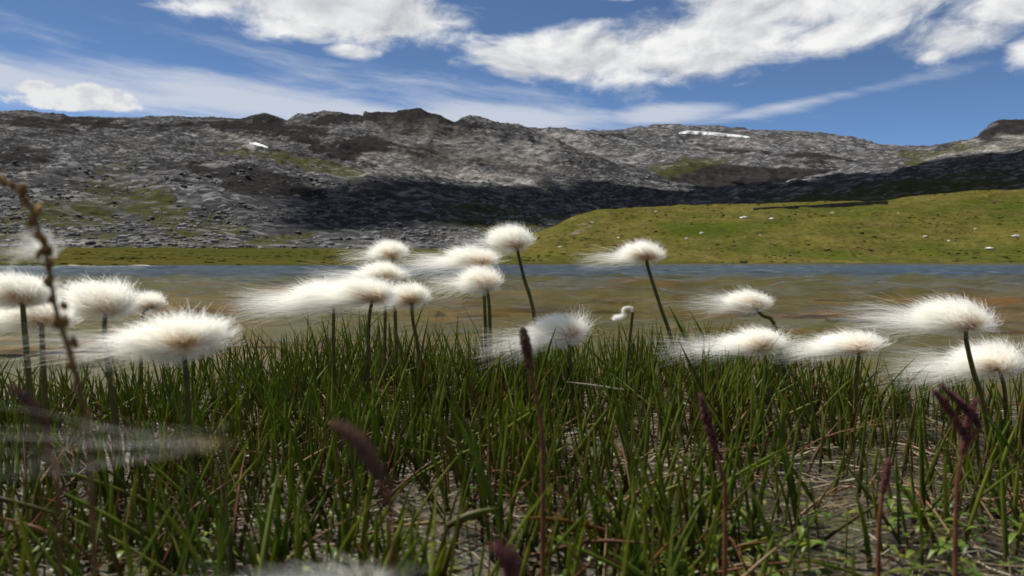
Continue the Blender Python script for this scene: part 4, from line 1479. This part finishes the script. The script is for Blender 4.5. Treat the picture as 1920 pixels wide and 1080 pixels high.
def build_spikes():
    flower_spike('dark red brown spike before the low middle cotton head', [[(992, 690), (986, 650), (980, 618)]], [(992, 690), (1004, 740), (1014, 790), (1018, 880)], .42, 31, M_SPIKE_B, 22)
    flower_spike('slim purple spike standing in the right middle sedge', [[(1342, 848), (1328, 800), (1313, 742)]], [(1342, 848), (1354, 890), (1360, 940)], .38, 32, M_SPIKE, 19)
    flower_spike('three pronged purple red spike in front of the right cotton heads', [[(1806, 818), (1778, 768), (1752, 734)], [(1838, 800), (1805, 762), (1764, 722)], [(1804, 850), (1814, 800), (1830, 748)]],
                 [(1804, 850), (1797, 890), (1793, 960)], .34, 33, M_SPIKE, 19)
    flower_spike('faint short red spike low in the right sedge', [[(1655, 925), (1662, 890), (1667, 862)]], [(1655, 925), (1650, 970), (1648, 1010)], .40, 34, M_SPIKE, 16)
    flower_spike('blurred thick brown spike left of the middle, close to the lens', [[(712, 900), (676, 835), (628, 796)]], [(712, 900), (724, 950), (735, 1020)], .16, 35, M_SPIKE_B, 40, nfl=110)
    flower_spike('blurred red spike tip at the bottom middle picture edge', [[(960, 1090), (952, 1052), (930, 1026)]], [(960, 1090), (965, 1140)], .15, 36, M_SPIKE, 42, nfl=80)
    flower_spike('blurred pinkish brown spike at the left edge below the cotton', [[(84, 800), (58, 760), (20, 728)]], [(84, 800), (100, 880), (112, 1000)], .17, 37, M_SPIKE_B, 26)


build_spikes()


def build_seed_stalk():
    """Tall arching stalk with seed capsules, close to the lens at the left."""
    d = .24
    line = [(-14, 326), (14, 342), (42, 362), (62, 398), (76, 440), (88, 486), (97, 535), (106, 585), (124, 640), (142, 700), (156, 770), (168, 860)]
    pts = [at(np.array(a), np.array(b), np.array(d)) for a, b in line]
    bx = pts[-1][0] + .004
    base = np.array([bx, d, float(ground_z(bx, d)) - .004])
    path = smooth_path(pts + [base], 40)
    root = thing('seed_stalk', 'tall arching brown stalk with rusty seed capsules at the left edge', 'seed stalk', tuple(base))
    stem_mesh(path[::-1], .0010, .0005, M_OLIVESTEM, root, base)
    r = np.random.RandomState(3)
    v0, f0 = rock_mesh(400, (1, 1, 1), 2, .2)
    v0 = v0 * np.array([.85, .85, 1.3]) * (1 - .25 * (v0[:, 2:3] > .3))
    caps = [(6, 338, 15), (22, 346, 12), (44, 352, 14), (40, 366, 13), (50, 376, 13), (74, 392, 14), (62, 412, 17), (70, 440, 14), (80, 448, 16), (74, 474, 14), (92, 468, 15), (92, 494, 16), (94, 522, 15), (86, 530, 13),
            (96, 560, 13), (120, 572, 14), (106, 602, 16), (122, 600, 15), (140, 640, 15), (132, 662, 13), (130, 684, 12)]
    me = None
    for x, y, w in caps:
        p = at(np.array(x), np.array(y), np.array(d + r.normal(0, .001)))
        s = w / F * d * .86
        if me is None:
            o = make_mesh('seed_capsule', v0, f0, M_CAPS, root); me = o.data
        else:
            o = add_obj('seed_capsule', me, root)
        k = np.argmin(np.linalg.norm(path - p, axis=1))
        off = p - path[k]
        p = path[k] + off * min(1.0, 1.15 * s / (np.linalg.norm(off) + 1e-9))
        o.location = p - base
        o.scale = (s * .78, s * .78, s * .95)
        o.rotation_euler = (r.normal(0, .3), r.normal(0, .4), r.uniform(0, 6))
    # shred of wool caught on the stalk
    C = at(np.array(84), np.array(470), np.array(d + .004))
    rr = np.random.RandomState(8)
    p, _ = fluff_lines(rr, .016, .014, 200, .1, .6, below=.9)
    v, f, t = ribbons(p, np.full((200, 9), .00005))
    o = make_mesh('wool_shred', v, f, M_FLUFF, attrs={'t': .5 + .5 * t}); o.location = C
    tag(o, 'shred of white wool caught on the arching seed stalk', 'wool')


build_seed_stalk()


def build_single_blades():
    """Blades that stand out one by one."""
    def blade(label, pts, d, w, tint, mat=M_GRASS):
        P = smooth_path([at(np.array(a), np.array(b), np.array(dd)) for (a, b), dd in zip(pts, d)], 12)
        v, f, t = tubes((P - P[0])[None], (w / F * np.mean(d) * .5 * np.array([.8, .9, 1, 1, 1, 1, .98, .92, .82, .65, .4, .05]))[None], 5, .35, np.array([1.2]))
        o = make_mesh('grass_blade', v, f, mat, attrs={'t': t, 'tint': np.full(len(v), tint)})
        o.location = P[0]
        tag(o, label, 'grass blade')
    blade('long straight pale green blade slanting up to the right in the middle', [(868, 862), (940, 812), (1012, 762)], [.72, .70, .68], 9, .5)
    blade('yellow green blade slanting steeply up right of the red spike stem', [(1036, 926), (1092, 838), (1146, 758)], [.66, .64, .63], 13, .82)
    blade('blurred yellow green blade lying across the bottom middle', [(838, 988), (880, 968), (936, 952)], [.42, .42, .42], 17, .8)
    blade('pale straw coloured blade lying flat over the right mud', [(1452, 1000), (1530, 984), (1626, 963)], [.62, .62, .62], 8, .95, M_STRAW)
    blade('yellowish blade sloping down at the left picture edge', [(-12, 932), (50, 948), (124, 968)], [.42, .42, .42], 11, .85)
    blade('orange withered blade low at the left edge', [(30, 984), (64, 990), (98, 1006)], [.43, .43, .43], 13, .8, M_DEAD)
    blade('orange withered blade slanting among right sedge', [(1356, 826), (1382, 800), (1402, 768)], [.74, .74, .74], 8, .85, M_DEAD)
    blade('orange tinged blade lying low at the bottom right of the middle', [(1280, 922), (1316, 900), (1354, 880)], [.62, .62, .62], 8, .8, M_DEAD)
    blade('green blade curving along the bottom right to the middle', [(1300, 1064), (1380, 1030), (1480, 998)], [.50, .50, .50], 14, .72)
    blade('dark diagonal blade leaning right in the far right sedge', [(1846, 930), (1862, 860), (1898, 780)], [.72, .72, .72], 10, .3)
    blade('tall green blade beside the lone leaning cotton stem', [(1318, 780), (1296, 660), (1254, 572)], [.98, .98, .98], 7, .3)
    blade('thin white dry stalk hanging in the middle sedge', [(1170, 731), (1110, 722), (1062, 716)], [.84, .84, .84], 4, 1.0, M_STRAW)
    # broad upright leaf at the bottom
    P0 = at(np.array(1192), np.array(1082), np.array(.46)); K = 9
    t = np.linspace(0, 1, K)
    w = .0052 * np.array([.4, .8, 1, 1, .95, .85, .65, .4, .05])
    rows = []
    for k in range(K):
        for off in (-1, 0, 1):
            rows.append([off * w[k] + .003 * t[k], abs(off) * w[k] * .4 + .004 * t[k] ** 2, .036 * t[k] - .012])
    o = make_mesh('broad_leaf', np.array(rows), grid_faces(K, 3), M_LEAF, attrs={'t': np.repeat(t, 3), 'tint': np.full(K * 3, .3)})
    o.location = P0
    tag(o, 'broad upright green leaf at the bottom edge right of the middle', 'leaf')


build_single_blades()
